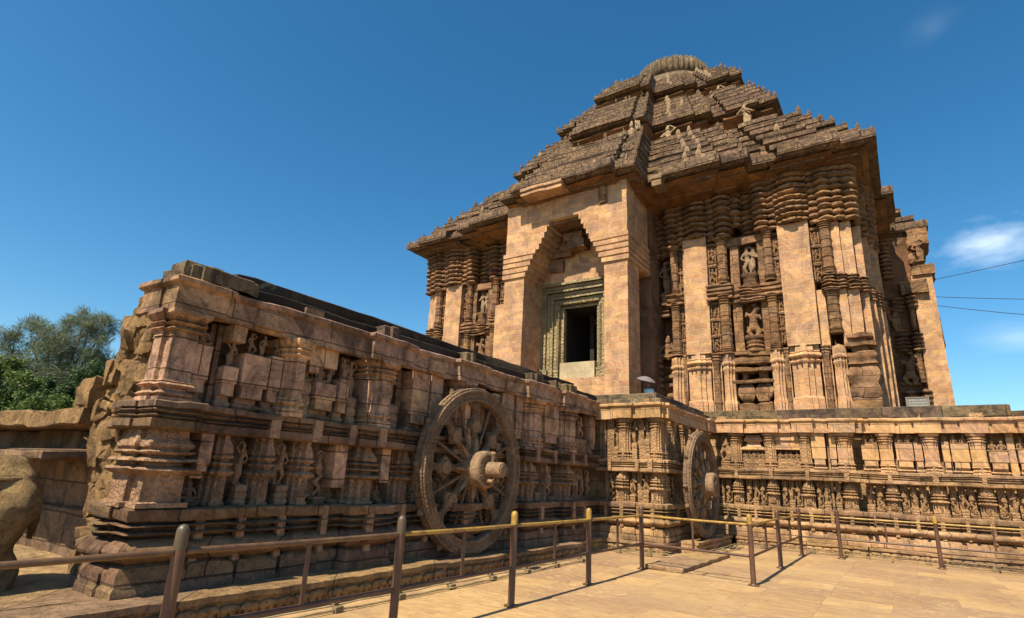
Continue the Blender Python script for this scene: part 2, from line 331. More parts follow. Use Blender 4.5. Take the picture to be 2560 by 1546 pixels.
# ------------------------------------------------------------------ ground
def ground_mat():
    k = NT('paving_stone'); P = k.tc.outputs['Object']
    wob = k.n('ShaderNodeVectorMath', {'operation': 'MULTIPLY_ADD'}, _0=k.n('ShaderNodeTexNoise', Vector=P, Scale=.5, Detail=2).outputs[1], _1=(.12, .12, 0), _2=P).outputs[0]
    bt = k.n('ShaderNodeTexBrick', {'offset': .41, 'squash': .72, 'squash_frequency': 2}, Vector=wob, Color1=(0, 0, 0, 1), Color2=(1, 1, 1, 1), Mortar=(.5, .5, .5, 1), Scale=1.0, Mortar_Size=.0035, Mortar_Smooth=.5, Bias=0.0, Brick_Width=1.2, Row_Height=.74)
    rnd = k.n('ShaderNodeSeparateColor', _0=bt.outputs[0]).outputs[0]
    r2 = k.math('FRACT', k.math('MULTIPLY', rnd, 23.7)); r3 = k.math('FRACT', k.math('MULTIPLY', rnd, 57.3))
    ang = k.n('ShaderNodeCombineXYZ', _0=0.0, _1=0.0, _2=k.math('MULTIPLY', r2, 1.0)).outputs[0]
    mp = k.n('ShaderNodeMapping', _0=k.n('ShaderNodeVectorMath', {'operation': 'ADD'}, _0=P, _1=k.n('ShaderNodeCombineXYZ', _0=k.math('MULTIPLY', rnd, 37.0), _1=k.math('MULTIPLY', rnd, 91.0), _2=0.0).outputs[0]).outputs[0], _2=ang, _3=(1.0, 2.4, 1)).outputs[0]
    v1 = k.noise(mp, 1.5, 9, .68, 2.6); v2 = k.noise(mp, 4.5, 6, .7, 2.5); big = k.noise(P, .22, 5, .6); fine = k.noise(P, 60, 3, .7)
    col = k.mix(k.ramp(v1, .40, .60), (.31, .20, .098, 1), (.43, .285, .135, 1))
    col = k.mix(k.ramp(v2, .54, .62, 0, .6), col, (.50, .345, .165, 1))
    col = k.mix(k.ramp(k.noise(mp, 2.4, 8, .7, 3.5), .57, .63, 0, .55), col, (.28, .165, .085, 1))
    dk = k.math('MULTIPLY', k.ramp(k.math('ADD', r3, k.ramp(big, .40, .66, -.35, .55)), .62, .70), .72)
    sq = k.noise(k.n('ShaderNodeMapping', _0=mp, _3=(1.6, 1.0, 1)).outputs[0], 1.7, 4, .6, 3.4)
    col = k.mix(dk, col, k.mix(k.ramp(sq, .54, .60), (.27, .165, .10, 1), (.50, .36, .17, 1)))
    tint = k.ramp(rnd, 0, 1, .80, 1.1)
    col = k.mix(1.0, col, k.n('ShaderNodeCombineColor', _0=tint, _1=k.ramp(rnd, 0, 1, .77, 1.09), _2=k.ramp(rnd, 0, 1, .80, 1.02)).outputs[0], 'MULTIPLY')
    col = k.mix(k.ramp(k.noise(P, .45, 6, .65), .46, .62, 0, .5), col, (.27, .165, .098, 1))
    col = k.mix(k.ramp(k.noise(P, 1.6, 8, .7, 1), .58, .74, 0, .45), col, (.25, .15, .08, 1))
    col = k.mix(k.ramp(k.noise(P, .7, 7, .7, .5), .45, .66, 0, .25), col, (.43, .315, .18, 1))
    col = k.mix(k.ramp(fine, .55, .75, 0, .25), col, (.2, .13, .08, 1))
    col = k.mix(k.math('MULTIPLY', bt.outputs[1], .5), col, (.2, .13, .075, 1))
    h = k.math('MULTIPLY_ADD', bt.outputs[1], -1.0, k.math('MULTIPLY_ADD', v2, .35, k.math('MULTIPLY', fine, .15)))
    k.t.links.new(col, k.b.inputs['Base Color']); k.t.links.new(k.n('ShaderNodeBump', Strength=.7, Distance=.012, Height=h).outputs[0], k.b.inputs['Normal'])
    k.b.inputs['Roughness'].default_value = .75; k.b.inputs['Specular IOR Level'].default_value = .25
    return k.m
M['paving'] = ground_mat()
M['earth'] = plain('dry_earth', (.17, .14, .07, 1), .95, c2=(.09, .10, .035, 1), sc=.05)
g = MB(); g.rows([[(x, y, -.02) for x in (-2500, -300, 0, 300, 2500)] for y in (-2500, -300, 0, 300, 2500)])
tag(g.build('ground', M['earth'], ang=0), kind='structure')
g = MB(); g.rows([[(x, y, 0) for x in range(-26, 15, 2)] for y in range(-9, 47, 2)])
tag(g.build('pavement', M['paving'], ang=0), kind='structure')

# raised slab inside the railing, lying on the paving
s = MB(); s.box(FW, -4.42, -3.68, -14.9, -11.42, 0.004, .085, seg=.16, ch=.012)
M['slab'] = stone('worn_floor_slab', (.22, .15, .085, 1), (.34, .24, .13, 1), stain_amt=.3, grain=.7, veins=.3, blocks=(1.9, 1.3, .012, (.06, .04, .025, 1)))
tag(s.build('stone_slab', M['slab'], amp=.018, freq=2.6), 'worn grey brown stone slab lying on the paving inside the railing near the far wheel', 'stone slab')

# ------------------------------------------------------------------ carved figure prototypes (unit height, front = -Y)
def figure(pose):
    c = []; A = lambda p0, p1, r0, r1=None: c.append((p0, p1, r0, r1 if r1 is not None else r0))
    if pose == 'naga':
        A((0, -.02, .80), (0, -.03, .84), .06); A((0, 0, .52), (0, -.01, .70), .06, .085)
        A((.05, -.02, .62), (.06, -.05, .66), .045); A((-.05, -.02, .62), (-.06, -.05, .66), .045)
        A((.09, 0, .70), (.13, -.04, .58), .03); A((.13, -.04, .58), (.03, -.09, .60), .028)
        A((-.09, 0, .70), (-.13, -.04, .58), .03); A((-.13, -.04, .58), (-.03, -.09, .60), .028)
        for i in range(7):
            a = math.pi*(i/6); A((.13*math.cos(a), .01, .84+.12*math.sin(a)), (.135*math.cos(a), .0, .845+.125*math.sin(a)), .035)
        pts = [(0, 0, .52), (.10, -.03, .45), (.02, -.05, .38), (-.11, -.03, .31), (0, -.05, .25), (.11, -.03, .19), (0, -.04, .12), (-.1, -.02, .08), (-.02, -.02, .03)]
        for i in range(len(pts)-1): A(pts[i], pts[i+1], .062-.004*i, .058-.004*i)
        return c
    if pose == 'vyala':
        A((0, 0, .30), (.03, -.04, .62), .13, .11); A((.03, -.04, .62), (.10, -.09, .80), .09, .075)
        A((.10, -.09, .83), (.19, -.12, .80), .075, .04); A((.08, -.05, .92), (.09, -.06, .97), .03); A((.03, -.05, .90), (.0, -.05, .95), .03)
        A((-.04, -.04, .58), (-.17, -.08, .70), .06, .04); A((-.17, -.08, .70), (-.20, -.1, .60), .04, .03)
        A((.06, -.09, .55), (.20, -.1, .60), .055, .04); A((.2, -.1, .6), (.22, -.12, .5), .035)
        A((-.06, 0, .28), (-.14, -.06, .16), .085, .06); A((-.14, -.06, .16), (-.06, -.05, .06), .055, .05)
        A((.08, 0, .28), (.16, -.06, .14), .085, .055); A((.16, -.06, .14), (.10, -.08, .05), .05)
        A((-.2, 0, .04), (.2, 0, .04), .05); A((.1, -.02, .12), (.18, -.02, .2), .06, .05)
        return c
    if pose in ('sit', 'sit_arms', 'bend'):
        A((0, 0, .18), (0, 0, .50), .15, .13); A((0, 0, .50), (0, -.01, .58), .14, .06)
        A((0, -.02, .72), (0, -.03, .80), .10, .085); A((0, -.01, .86), (0, .0, .93), .07, .05)
        A((-.08, -.02, .12), (-.30, -.12, .12), .10, .08); A((-.30, -.12, .12), (-.02, -.22, .08), .075, .055)
        A((.08, -.02, .12), (.30, -.12, .14), .10, .08); A((.30, -.12, .14), (.06, -.22, .06), .075, .055)
        if pose == 'sit':
            A((.16, 0, .54), (.24, -.06, .34), .055, .045); A((.24, -.06, .34), (.06, -.2, .28), .042, .036)
            A((-.16, 0, .54), (-.26, -.06, .36), .055, .045); A((-.26, -.06, .36), (-.24, -.16, .18), .042, .036)
        elif pose == 'bend':
            A((.14, 0, .54), (.36, -.05, .66), .055, .045); A((.36, -.05, .66), (.10, -.1, .88), .042, .036)
            A((-.16, 0, .54), (-.30, -.04, .38), .055, .045); A((-.3, -.04, .38), (-.06, -.2, .30), .042, .036)
        else:
            for k, dx in enumerate((.20, .30, .40)):
                A((.15, 0, .52), (dx+.02, -.03, .50+.02*k), .05, .04); A((dx+.02, -.03, .5+.02*k), (dx, -.06, .92-.05*k), .042, .034)
            A((-.16, 0, .54), (-.30, -.06, .42), .055, .045); A((-.3, -.06, .42), (-.22, -.14, .22), .042, .036)
        A((-.26, 0, .03), (.26, 0, .03), .06)
        return c
    s = -1 if pose in ('stand2', 'dance2') else 1
    hip = .05*s
    A((hip, 0, .46), (0, 0, .58), .095, .075); A((0, 0, .58), (-.02*s, -.01, .74), .08, .095); A((-.02*s, 0, .76), (-.02*s, -.02, .82), .05, .045)
    A((-.02*s, -.03, .875), (-.02*s, -.035, .91), .062, .058); A((-.02*s, .0, .94), (.02*s, .01, .97), .055, .04)
    A((-.06, -.06, .70), (-.06, -.07, .69), .042); A((.03, -.06, .70), (.03, -.07, .69), .042)
    if pose in ('dance', 'dance2'):
        A((hip+.05, 0, .45), (hip+.17, -.06, .27), .075, .055); A((hip+.17, -.06, .27), (hip+.06, -.02, .08), .05, .036)
        A((hip-.05, 0, .45), (hip-.12, -.05, .25), .075, .055); A((hip-.12, -.05, .25), (hip-.04, 0, .03), .05, .036)
    else:
        A((hip+.045, 0, .45), (hip+.06, -.02, .25), .078, .056); A((hip+.06, -.02, .25), (hip+.05, 0, .04), .053, .036)
        A((hip-.045, 0, .45), (hip-.06, -.045, .25), .075, .054); A((hip-.06, -.045, .25), (hip-.03, 0, .04), .05, .036)
    A((-.10, 0, .03), (.14, -.01, .03), .035)
    if pose in ('stand', 'dance'):
        A((.09, 0, .74), (.19, -.03, .84), .04, .034); A((.19, -.03, .84), (.08, -.03, .97), .033, .028)
        A((-.12, 0, .74), (-.19, -.04, .58), .04, .034); A((-.19, -.04, .58), (-.08, -.1, .50), .033, .028)
    elif pose == 'flute':
        A((.10, 0, .74), (.22, -.06, .62), .042, .036); A((.22, -.06, .62), (.08, -.13, .72), .034, .03)
        A((-.13, 0, .74), (-.24, -.06, .64), .042, .036); A((-.24, -.06, .64), (-.04, -.13, .80), .034, .03)
        A((-.03, -.13, .86), (.16, -.14, .48), .018, .022)
    else:
        A((.09, 0, .74), (.17, -.04, .60), .04, .034); A((.17, -.04, .60), (.02, -.11, .64), .033, .028)
        A((-.12, 0, .74), (-.19, -.03, .62), .04, .034); A((-.19, -.03, .62), (-.2, -.05, .40), .033, .028)
    return c
def elephant():
    c = []; A = lambda p0, p1, r0, r1=None: c.append((p0, p1, r0, r1 if r1 is not None else r0))
    A((-.30, 0, .58), (.12, -.02, .62), .27, .26); A((.30, -.06, .64), (.36, -.08, .60), .19, .17)
    A((.48, -.08, .56), (.58, -.1, .25), .09, .06); A((.58, -.1, .25), (.50, -.1, .10), .055, .045); A((.24, -.2, .62), (.22, -.2, .5), .08)
    for x in (-.40, -.22, .10, .24): A((x, -.06, .45), (x+random.uniform(-.05, .05), -.06, .06), .11, .09)
    A((-.56, -.02, .6), (-.60, -.02, .3), .045, .03)
    return c
PM = {p: blob_mesh('carved_'+p, figure(p), .026, None, 1, .012) for p in ('naga', 'vyala', 'sit', 'sit_arms', 'bend', 'stand', 'stand2', 'dance', 'dance2', 'flute')}
EL = blob_mesh('elephant', elephant(), .075, smooth=1)
ELV = [tuple(v.co) for v in EL.vertices]; ELF = [tuple(p.vertices) for p in EL.polygons]
PMm = {}
def fig_mesh(p, mat):
    if (p, mat) not in PMm:
        m = PM[p].copy(); m.materials.clear(); m.materials.append(M[mat]); PMm[(p, mat)] = m
    return PMm[(p, mat)]

# ------------------------------------------------------------------ wall builder
class Wall:
    """elements stood against a wall plane; F maps (u, n, z) to the world, rz turns figures to face out"""
    def __init__(s, F, parent, rz, mats, jit=.008, dd=0.0):
        s.F, s.p, s.rz, s.m, s.j, s.dd = F, parent, rz, mats, jit, dd
    def fig(s, pose, u, z, h, n=.06, ws=1.0, mat=None, parent=None, name='carved_figure', dp=.75):
        o = bpy.data.objects.new(name, fig_mesh(pose, mat or s.m['figure'])); COL.objects.link(o); o.parent = parent or s.p
        o.location = s.F(u, n, z); o.rotation_euler = (0, random.uniform(-.07, .07), s.rz) if s.rz == 0 else (0, 0, s.rz); h *= random.uniform(.92, 1.0); o.scale = (h*ws*random.choice((1, 1, -1)) if pose not in ('sit_arms', 'flute', 'bend') else h*ws, h*dp, h)
        return o
    def pil(s, u0, u1, z0, z1, d=.26, mat='plain', cap=True):
        w = u1-u0; h = z1-z0; m = MB(); d += s.dd; e = d; d = min(d, .40) if False else d
        pts = [(u0, -.1), (u0, d-.38*(e-s.dd)), (u0+.14*w, d-.38*(e-s.dd)), (u0+.14*w, d-.18*(e-s.dd)), (u0+.30*w, d-.18*(e-s.dd)), (u0+.30*w, d), (u1-.30*w, d), (u1-.30*w, d-.18*(e-s.dd)), (u1-.14*w, d-.18*(e-s.dd)), (u1-.14*w, d-.38*(e-s.dd)), (u1, d-.38*(e-s.dd)), (u1, -.1)]
        k = min(w*.11, .05) if w < 1 else .09
        Z = lambda t: z0+h*t
        pr = [(k*.8, Z(0)), (k*.8, Z(.05))] + hump(Z(.055), Z(.115), k*.9, 4) + [(-.01, Z(.12)), (-.01, Z(.14))] + hump(Z(.145), Z(.20), k*.9, 4) + [(k*.3, Z(.205)), (k*.3, Z(.23)), (0, Z(.24)), (0, Z(.70)), (k*.35, Z(.705)), (k*.35, Z(.72)), (0, Z(.725)), (0, Z(.76))]
        if cap: pr += hump(Z(.765), Z(.82), k*1.0, 4) + [(0, Z(.825))] + hump(Z(.83), Z(.885), k*1.2, 4) + [(k*.2, Z(.89)), (k*.6, Z(.90)), (k*1.7, Z(.955)), (k*1.7, Z(1))]
        else: pr += [(0, Z(1))]
        m.sweep(s.F, pts, pr, .3)
        o = m.build('pilaster', M[s.m[mat]], s.p, s.j, 3)
        b = MB(); b.box(s.F, (u0+u1)/2-.07*w, (u0+u1)/2+.07*w, d-.01, d+k*1.1, Z(.05), Z(.215), .3); b.build('strap', M[s.m['carved']], o, s.j, 3)
        return o
    def panel(s, u0, u1, z0, z1, d=.2, top=1.0, fig=None, mat='plain'):
        h = z1-z0; w = u1-u0; zt = z0+h*top; m = MB(); e = w*.1; d += s.dd
        m.box(s.F, u0-.0, u1+.0, -.05, d, z0+h*.30, zt, .3, .006); m.box(s.F, u0+e, u1-e, -.05, d-.015, z0+h*.155, z0+h*.298, .3)
        m.sweep(s.F, [(u0, -.05), (u0, d*.8), (u1, d*.8), (u1, -.05)], [(-e, z0), (-e*.8, z0+h*.02)] + hump(z0+h*.03, z0+h*.09, e*.9, 4, -e*.5) + [(-e*.9, z0+h*.10), (-e*.9, z0+h*.157)], .3)
        o = m.build('panel', M[s.m[mat]], s.p, s.j, 3)
        if fig:
            n = len(fig)
            for i, f in enumerate(fig): s.fig(f, u0+w*(i+.5)/n, zt-.01, min((z1-zt)*1.0, w*1.9/n), d-.07)
        return o
    def strip(s, u0, u1, z0, z1, d=.1, mat='base', name='wall_strip'):
        m = MB(); d += s.dd*(1.0 if mat == 'plain' else .6); m.box(s.F, u0, u1, -.05, d, z0, z1, .3, .004); return m.build(name, M[s.m[mat]], s.p, s.j, 3)
    def column(s, u, r, z0, z1, n=.06, mat='carved', rings=5):
        h = z1-z0; pr = [(r*1.18, 0), (r*1.18, h*.03)]
        for i in range(2): pr += [(r*.95, h*(.035+.035*i)), (r*1.18, h*(.05+.035*i)), (r*.95, h*(.065+.035*i))]
        pr += [(r*1.05, h*.11), (r*1.05, h*.15), (r*.9, h*.155)]
        for i in range(1, rings): t = .15+.66*i/rings; pr += [(r*.90, h*(t-.004)), (r*1.0, h*t), (r*1.0, h*(t+.014)), (r*.90, h*(t+.018))]
        for i in range(3): pr += [(r*.92, h*(.84+.045*i)), (r*(1.12+.08*i), h*(.86+.045*i)), (r*.92, h*(.88+.045*i))]
        pr += [(r*1.32, h*.985), (r*1.32, h)]
        m = MB(); m.lathe(s.F, (u, n, z0), pr, 8); return m.build('colonnette', M[s.m[mat]], s.p, s.j, 3, ang=35)
    def ped_fig(s, u0, u1, z0, z1, pose, d=.1, ped=.3, mat='carved'):
        """figure on a small stepped pedestal in front of a strip"""
        h = z1-z0; m = MB(); d += s.dd; m.box(s.F, u0, u1, -.05, s.dd*.5+.03, z0, z1, .4)
        zp = z0
        for i in range(3):
            m.sweep(s.F, [(u0+.01, 0), (u0+.01, d), (u1-.01, d), (u1-.01, 0)], [(0, zp)] + hump(zp+.005, zp+h*ped/3-.01, .012, 3) + [(-.012, zp+h*ped/3)], .4); zp += h*ped/3
        o = m.build('pedestal', M[s.m[mat]], s.p, s.j, 3)
        s.fig(pose, (u0+u1)/2, zp-.01, (z1-zp)*.97, d*.75, min(1.25, (u1-u0)*3.0/(z1-zp)))
        return o
    def shrine(s, u0, u1, z0, z1, d=.22, fig='dance'):
        w = u1-u0; h = z1-z0; m = MB(); Z = lambda t: z0+h*t; e = w*.07; ui, uj = u0+e, u1-e; d += s.dd
        P = lambda a, b, dd: [(a, -.05), (a, dd*.65), (a+(b-a)*.12, dd*.65), (a+(b-a)*.12, dd*.85), (a+(b-a)*.28, dd*.85), (a+(b-a)*.28, dd), (b-(b-a)*.28, dd), (b-(b-a)*.28, dd*.85), (b-(b-a)*.12, dd*.85), (b-(b-a)*.12, dd*.65), (b, dd*.65), (b, -.05)]
        m.sweep(s.F, P(ui, uj, d*.85), [(e*.6, Z(0)), (e*.6, Z(.05)), (0, Z(.06)), (0, Z(.10)), (e*.3, Z(.105)), (0, Z(.12)), (0, Z(.42))], .3)
        m.sweep(s.F, P(ui, uj, d*.95), [(-e*.2, Z(.42)), (e*1.35, Z(.45)), (e*1.4, Z(.475)), (0, Z(.51)), (-e, Z(.53)), (-e, Z(.55)), (e*.8, Z(.58)), (e*.8, Z(.60)), (-e, Z(.625)), (-e, Z(.65))] + hump(Z(.655), Z(.715), e*1.0, 4, -e*.2) + [(-e*.8, Z(.72)), (e*.1, Z(.74)), (e*.1, Z(.78)), (-e*.6, Z(.86)), (-e*1.4, Z(.93)), (-e*1.6, Z(1))], .3)
        o = m.build('miniature_shrine', M[s.m['carved']], s.p, s.j, 3)
        s.fig(fig, (u0+u1)/2, Z(.12), h*.29, d*.86, 1.2, parent=o)
        return o
    def bulbs(s, u0, u1, z0, z1, d, n=8, taper=0.0, mat='base', name='capital_stack', sq=True):
        """stack of bulging, leaf-edged capital stones"""
        w = u1-u0; m = MB(); u0 += w*.05; u1 -= w*.05; n = int(n*1.3); hh = (z1-z0)/n; zc = z0
        k = min(.13, w*.24); e = min(.30, w*.42)
        if w < .75: pts = [(u0, -.3), (u0, d-e*.9), (u0+w*.06, d-e*.5), (u0+w*.20, d-e*.16), (u0+w*.38, d), (u1-w*.38, d), (u1-w*.20, d-e*.16), (u1-w*.06, d-e*.5), (u1, d-e*.9), (u1, -.3)]
        else: pts = [(u0, -.3), (u0, d-.30), (u0+.05, d-.17), (u0+.17*w, d-.14), (u0+.20*w, d-.04), (u0+.33*w, d-.02), (u0+.37*w, d+.05), (u1-.37*w, d+.05), (u1-.33*w, d-.02), (u1-.20*w, d-.04), (u1-.17*w, d-.14), (u1-.05, d-.17), (u1, d-.30), (u1, -.3)]
        pr = []
        for i in range(n):
            o = taper*i/n; kk = k*random.uniform(.65, 1.15); a = random.uniform(.9, 1.08)
            pr += [(o-.09, zc+hh*.01), (o+kk*.25, zc+hh*.06*a), (o+kk*.55, zc+hh*.16*a), (o+kk*.95, zc+hh*.24*a), (o+kk, zc+hh*.32*a), (o+kk*.8, zc+hh*.50*a), (o+kk*.45, zc+hh*.62), (o-.03, zc+hh*.66), (o-.09, zc+hh*.72), (o-.09, zc+hh*.99)]; zc += hh
        m.sweep(s.F, pts, pr, .15)
        return m.build(name, M[s.m[mat]], s.p, .020, 5.0, .022, (.13, .13, hh), ang=45)

def projected(kind, base, a, b, projs):
    """plan line along a face with forward projections [(u0, u1, n)], as world plan points (x, -y)"""
    P = (lambda u, n: (base+n, -u)) if kind == 'A' else (lambda u, n: (u, -base+n))
    out = [P(a, 0)]
    for u0, u1, n in sorted(projs):
        u0, u1 = max(u0, a), min(u1, b)
        out += [P(u0, 0), P(u0, n), P(u1, n), P(u1, 0)]
    out.append(P(b, 0)); r = []
    for q in out:
        if not r or math.hypot(q[0]-r[-1][0], q[1]-r[-1][1]) > 1e-6: r.append(q)
    return r
BASE_PROF = [(.12, .26), (.12, .34), (.10, .36), (.10, .47), (.07, .53), (.0, .56)] + hump(.565, .80, .145, 8, .02) + [(.0, .805), (.0, .83)] + hump(.832, .875, .10, 4, .02) + [(.0, .88), (.0, .905)] + hump(.908, .955, .10, 4, .03) + [(.0, .96), (.0, .985), (.10, .99), (.12, 1.02), (.12, 1.10), (.09, 1.115), (.0, 1.12)]
MID_PROF = [(.0, 1.915), (.10, 1.92), (.125, 1.94), (.125, 2.02), (.06, 2.024), (.06, 2.034)] + hump(2.036, 2.078, .05, 4, .06) + [(.06, 2.08), (.06, 2.094)] + hump(2.096, 2.138, .05, 4, .06) + [(.06, 2.14), (.06, 2.15), (.125, 2.154), (.125, 2.21), (.11, 2.222), (.0, 2.225)]
def LINTEL(z): return [(.0, z-.012), (.11, z-.01), (.11, z+.27), (.14, z+.285), (.165, z+.31), (.165, z+.355), (.12, z+.378), (.0, z+.385)]
def moulding(name, plan, prof, mat, parent, amp=.012, cell=.010, seg=.14):
    m = MB(); m.sweep(FW, plan, prof, seg, False, False); return m.build(name, M[mat], parent, amp, 3.2, cell, (.85, .85, .6))
def ties(F, us, z0, z1, n, w, mat, parent, drop=0):
    for u in us:
        m = MB(); m.box(F, u-w/2, u+w/2, n-.08, n, z0, z1, .3)
        if drop: m.sweep(F, [(u-w*.35, n-.08), (u-w*.35, n-.03), (u+w*.35, n-.03), (u+w*.35, n-.08)], [(-w*.3, z0-drop), (w*.15, z0-drop*.75), (0, z0-.01)], .3)
        m.build('strap', M[mat], parent, .006, 4)
def frieze(name, F, u0, u1, z0, z1, n, mat, parent, depth=.42, top=None):
    """plinth course with a line of carved elephants on its face"""
    m = MB(); h = z1-z0
    m.box(F, u0, u1, n-depth, n-.05, z0, z1-h*.2, .25)
    m.box(F, u0, u1, n-depth, n, z1-h*.22, z1, .14); m.box(F, u0, u1, n-.1, n-.012, z0-.0, z0+h*.14, .25)
    o = m.build(name, M[mat], parent, .016, 3.0, .008, (.7, .7, .5))
    e = MB(); s = h*.78; u = u0+s*.7; k = 0
    while u < u1-s*.5:
        sc = s*random.uniform(.9, 1.05); fl = 1 if k % 9 else -1
        e.mesh(ELV, ELF, lambda v, u=u, sc=sc, fl=fl: F(u+v[0]*sc*fl, n-.045-v[1]*sc*.7, z0+h*.12+v[2]*sc*.8)); u += sc*random.uniform(1.08, 1.3); k += 1
    e.build('elephant_frieze', M[mat], o, .003, 14)
    return o
FLK = dict(base='flank', plain='flank_plain', carved='flank_carved', figure='flank_carved')
PLT = dict(base='plat', plain='plat_plain', carved='plat_carved', figure='plat_carved')

# ------------------------------------------------------------------ stair flank wall (faces +X)
XA = -6.90
sw = thing('stair_flank_wall', 'long carved side wall of the temple stairs in shade, dark parapet, large wheel against it', 'wall', (-8.5, 8, 0))
sw.location = (0, 0, 0)
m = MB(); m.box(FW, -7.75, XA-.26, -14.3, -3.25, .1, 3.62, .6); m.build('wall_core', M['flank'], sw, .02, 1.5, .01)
big = [(2.99, 3.30), (5.99, 6.46), (8.1, 8.5), (10.43, 11.07), (12.02, 12.68)]
pA = [(u0-.08, u1+.08, .17) for u0, u1 in big]
lowp = [(2.96, 3.5, .2), (3.72, 4.06, .06), (4.31, 4.62, .06), (4.88, 5.21, .06), (5.78, 6.4, .2), (8.0, 8.6, .2), (10.35, 11.5, .17), (11.95, 12.72, .17)]
front_end = [(-7.62, -3.4), (-7.62, -3.12), (-7.42, -3.12), (-7.42, -3.06), (-7.2, -3.06), (-7.2, -3.0), (-7.0, -3.0), (-7.0, -3.03)]
def flankplan(projs): return front_end + [(XA+.02+.15, -3.03)] + projected('A', XA+.17, 3.02, 14.2, [(a, b, c) for a, b, c in projs if b > 3.3][0:])
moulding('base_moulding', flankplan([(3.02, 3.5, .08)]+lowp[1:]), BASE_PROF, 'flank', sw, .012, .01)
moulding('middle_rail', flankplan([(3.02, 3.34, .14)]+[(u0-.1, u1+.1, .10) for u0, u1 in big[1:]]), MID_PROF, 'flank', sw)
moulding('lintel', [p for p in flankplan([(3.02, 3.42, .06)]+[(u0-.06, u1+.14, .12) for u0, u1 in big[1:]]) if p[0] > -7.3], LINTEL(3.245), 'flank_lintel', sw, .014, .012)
fa = FA(XA); W = Wall(FA(XA-.26), sw, math.pi/2, FLK, .010, .26)
ties(fa, [3.14, 4.45, 5.1, 5.72, 7.4, 9.4, 11.7, 13.2], 1.93, 2.212, .30, .14, 'flank_carved', sw)
ties(fa, [6.22, 8.3, 10.75, 12.35], 1.935, 2.21, .405, .13, 'flank_carved', sw)
ties(fa, [3.7, 4.2, 4.75, 5.4, 6.9, 7.5, 9.2, 9.8, 13.2], .66, 1.105, .295, .10, 'flank_carved', sw, .18)
ties(fa, [6.08, 8.3, 10.9, 12.33], .66, 1.105, .455, .13, 'flank_carved', sw, .22)
U0, U1, L0, L1 = 2.215, 3.24, 1.115, 1.93
# corner pier with its lit end faces
def corner_pier(F, poly, z0, z1, mat, parent, lower=False):
    m = MB(); h = z1-z0; Z = lambda t: z0+h*t; k = .05
    if not lower: pr = [(k, Z(0)), (k, Z(.05))] + hump(Z(.055), Z(.12), k, 4) + [(-.01, Z(.125)), (-.01, Z(.145))] + hump(Z(.15), Z(.215), k, 4) + [(k*.4, Z(.22)), (0, Z(.25)), (0, Z(.70)), (k*.3, Z(.705)), (0, Z(.73)), (0, Z(.76))] + hump(Z(.765), Z(.82), k, 4) + [(0, Z(.825))] + hump(Z(.83), Z(.885), k*1.2, 4) + [(k*.6, Z(.90)), (k*1.8, Z(.955)), (k*1.8, Z(1))]
    else: pr = [(.05, Z(0)), (.05, Z(.06)), (0, Z(.07)), (0, Z(.40)), (.06, Z(.44)), (.09, Z(.475)), (0, Z(.51)), (-.04, Z(.53)), (-.04, Z(.56)), (.07, Z(.585)), (.06, Z(.61)), (-.03, Z(.64)), (-.03, Z(.66))] + hump(Z(.665), Z(.72), .05, 4) + [(0, Z(.74)), (.03, Z(.76)), (.03, Z(.80)), (-.02, Z(.88)), (-.03, Z(1))]
    m.sweep(F, poly, pr, .2); return m.build('corner_pier', M[mat], parent, .009, 3, .006, (.5, .5, .3))
pier = [(-7.22, -3.4), (-7.22, -3.12), (-7.13, -3.12), (-7.13, -3.05), (-7.04, -3.05), (-7.04, -2.99), (-6.92, -2.99), (-6.92, -2.95), (-6.76, -2.95), (-6.76, -3.0), (-6.62, -3.0), (-6.62, -3.28), (-6.9, -3.28)]
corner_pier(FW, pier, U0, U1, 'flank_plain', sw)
lp = [(-7.62, -3.5), (-7.62, -3.15), (-7.44, -3.15), (-7.44, -3.07), (-7.26, -3.07), (-7.26, -2.99), (-6.98, -2.99), (-6.98, -2.94), (-6.78, -2.94), (-6.78, -3.0), (-6.58, -3.0), (-6.58, -3.42), (-6.9, -3.42)]
corner_pier(FW, lp, L0, L1, 'flank_carved', sw, True)
# upper register
W.panel(3.31, 3.53, U0, U1, .17, .70, ['sit']); W.strip(3.54, 3.60, U0, U1, .12); W.strip(3.61, 3.67, U0, U1, .17)
W.panel(3.69, 3.88, U0, U1, .2, .50, ['stand']); m = MB(); m.box(fa, 3.70, 3.88, -.02, .24, 3.04, 3.24, .3); m.build('bracket', M['flank_plain'], sw, .006, 3)
W.panel(3.92, 4.27, U0, U1, .22, .70, ['dance', 'stand2']); W.panel(4.31, 4.48, U0, U1, .19, .74, ['dance2'])
W.pil(4.49, 4.82, U0, U1, .34); W.ped_fig(4.85, 5.0, U0, U1, 'sit', .14, .5); m = MB(); m.box(fa, 4.87, 5.03, -.02, .22, 2.86, 3.24, .3); m.build('bracket', M['flank_plain'], sw, .006, 3)
W.panel(5.04, 5.39, U0, U1, .2, .52, ['sit', 'stand']); m = MB(); m.box(fa, 5.04, 5.36, -.02, .19, 2.97, 3.24, .3); m.build('bracket', M['flank_plain'], sw, .006, 3)
W.panel(5.43, 5.60, U0, U1, .22, .62, ['stand2']); W.ped_fig(5.66, 5.83, U0, U1, 'stand', .13, .4)
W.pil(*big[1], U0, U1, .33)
W.ped_fig(6.52, 6.72, U0, U1, 'stand2', .12, .4); W.strip(6.76, 6.88, U0, U1, .12); W.panel(6.95, 7.35, U0, U1, .2, 1.0); W.panel(7.42, 7.72, U0, U1, .2, 1.0); W.strip(7.76, 7.92, U0, U1, .1, 'carved'); W.pil(*big[2], U0, U1, .34)
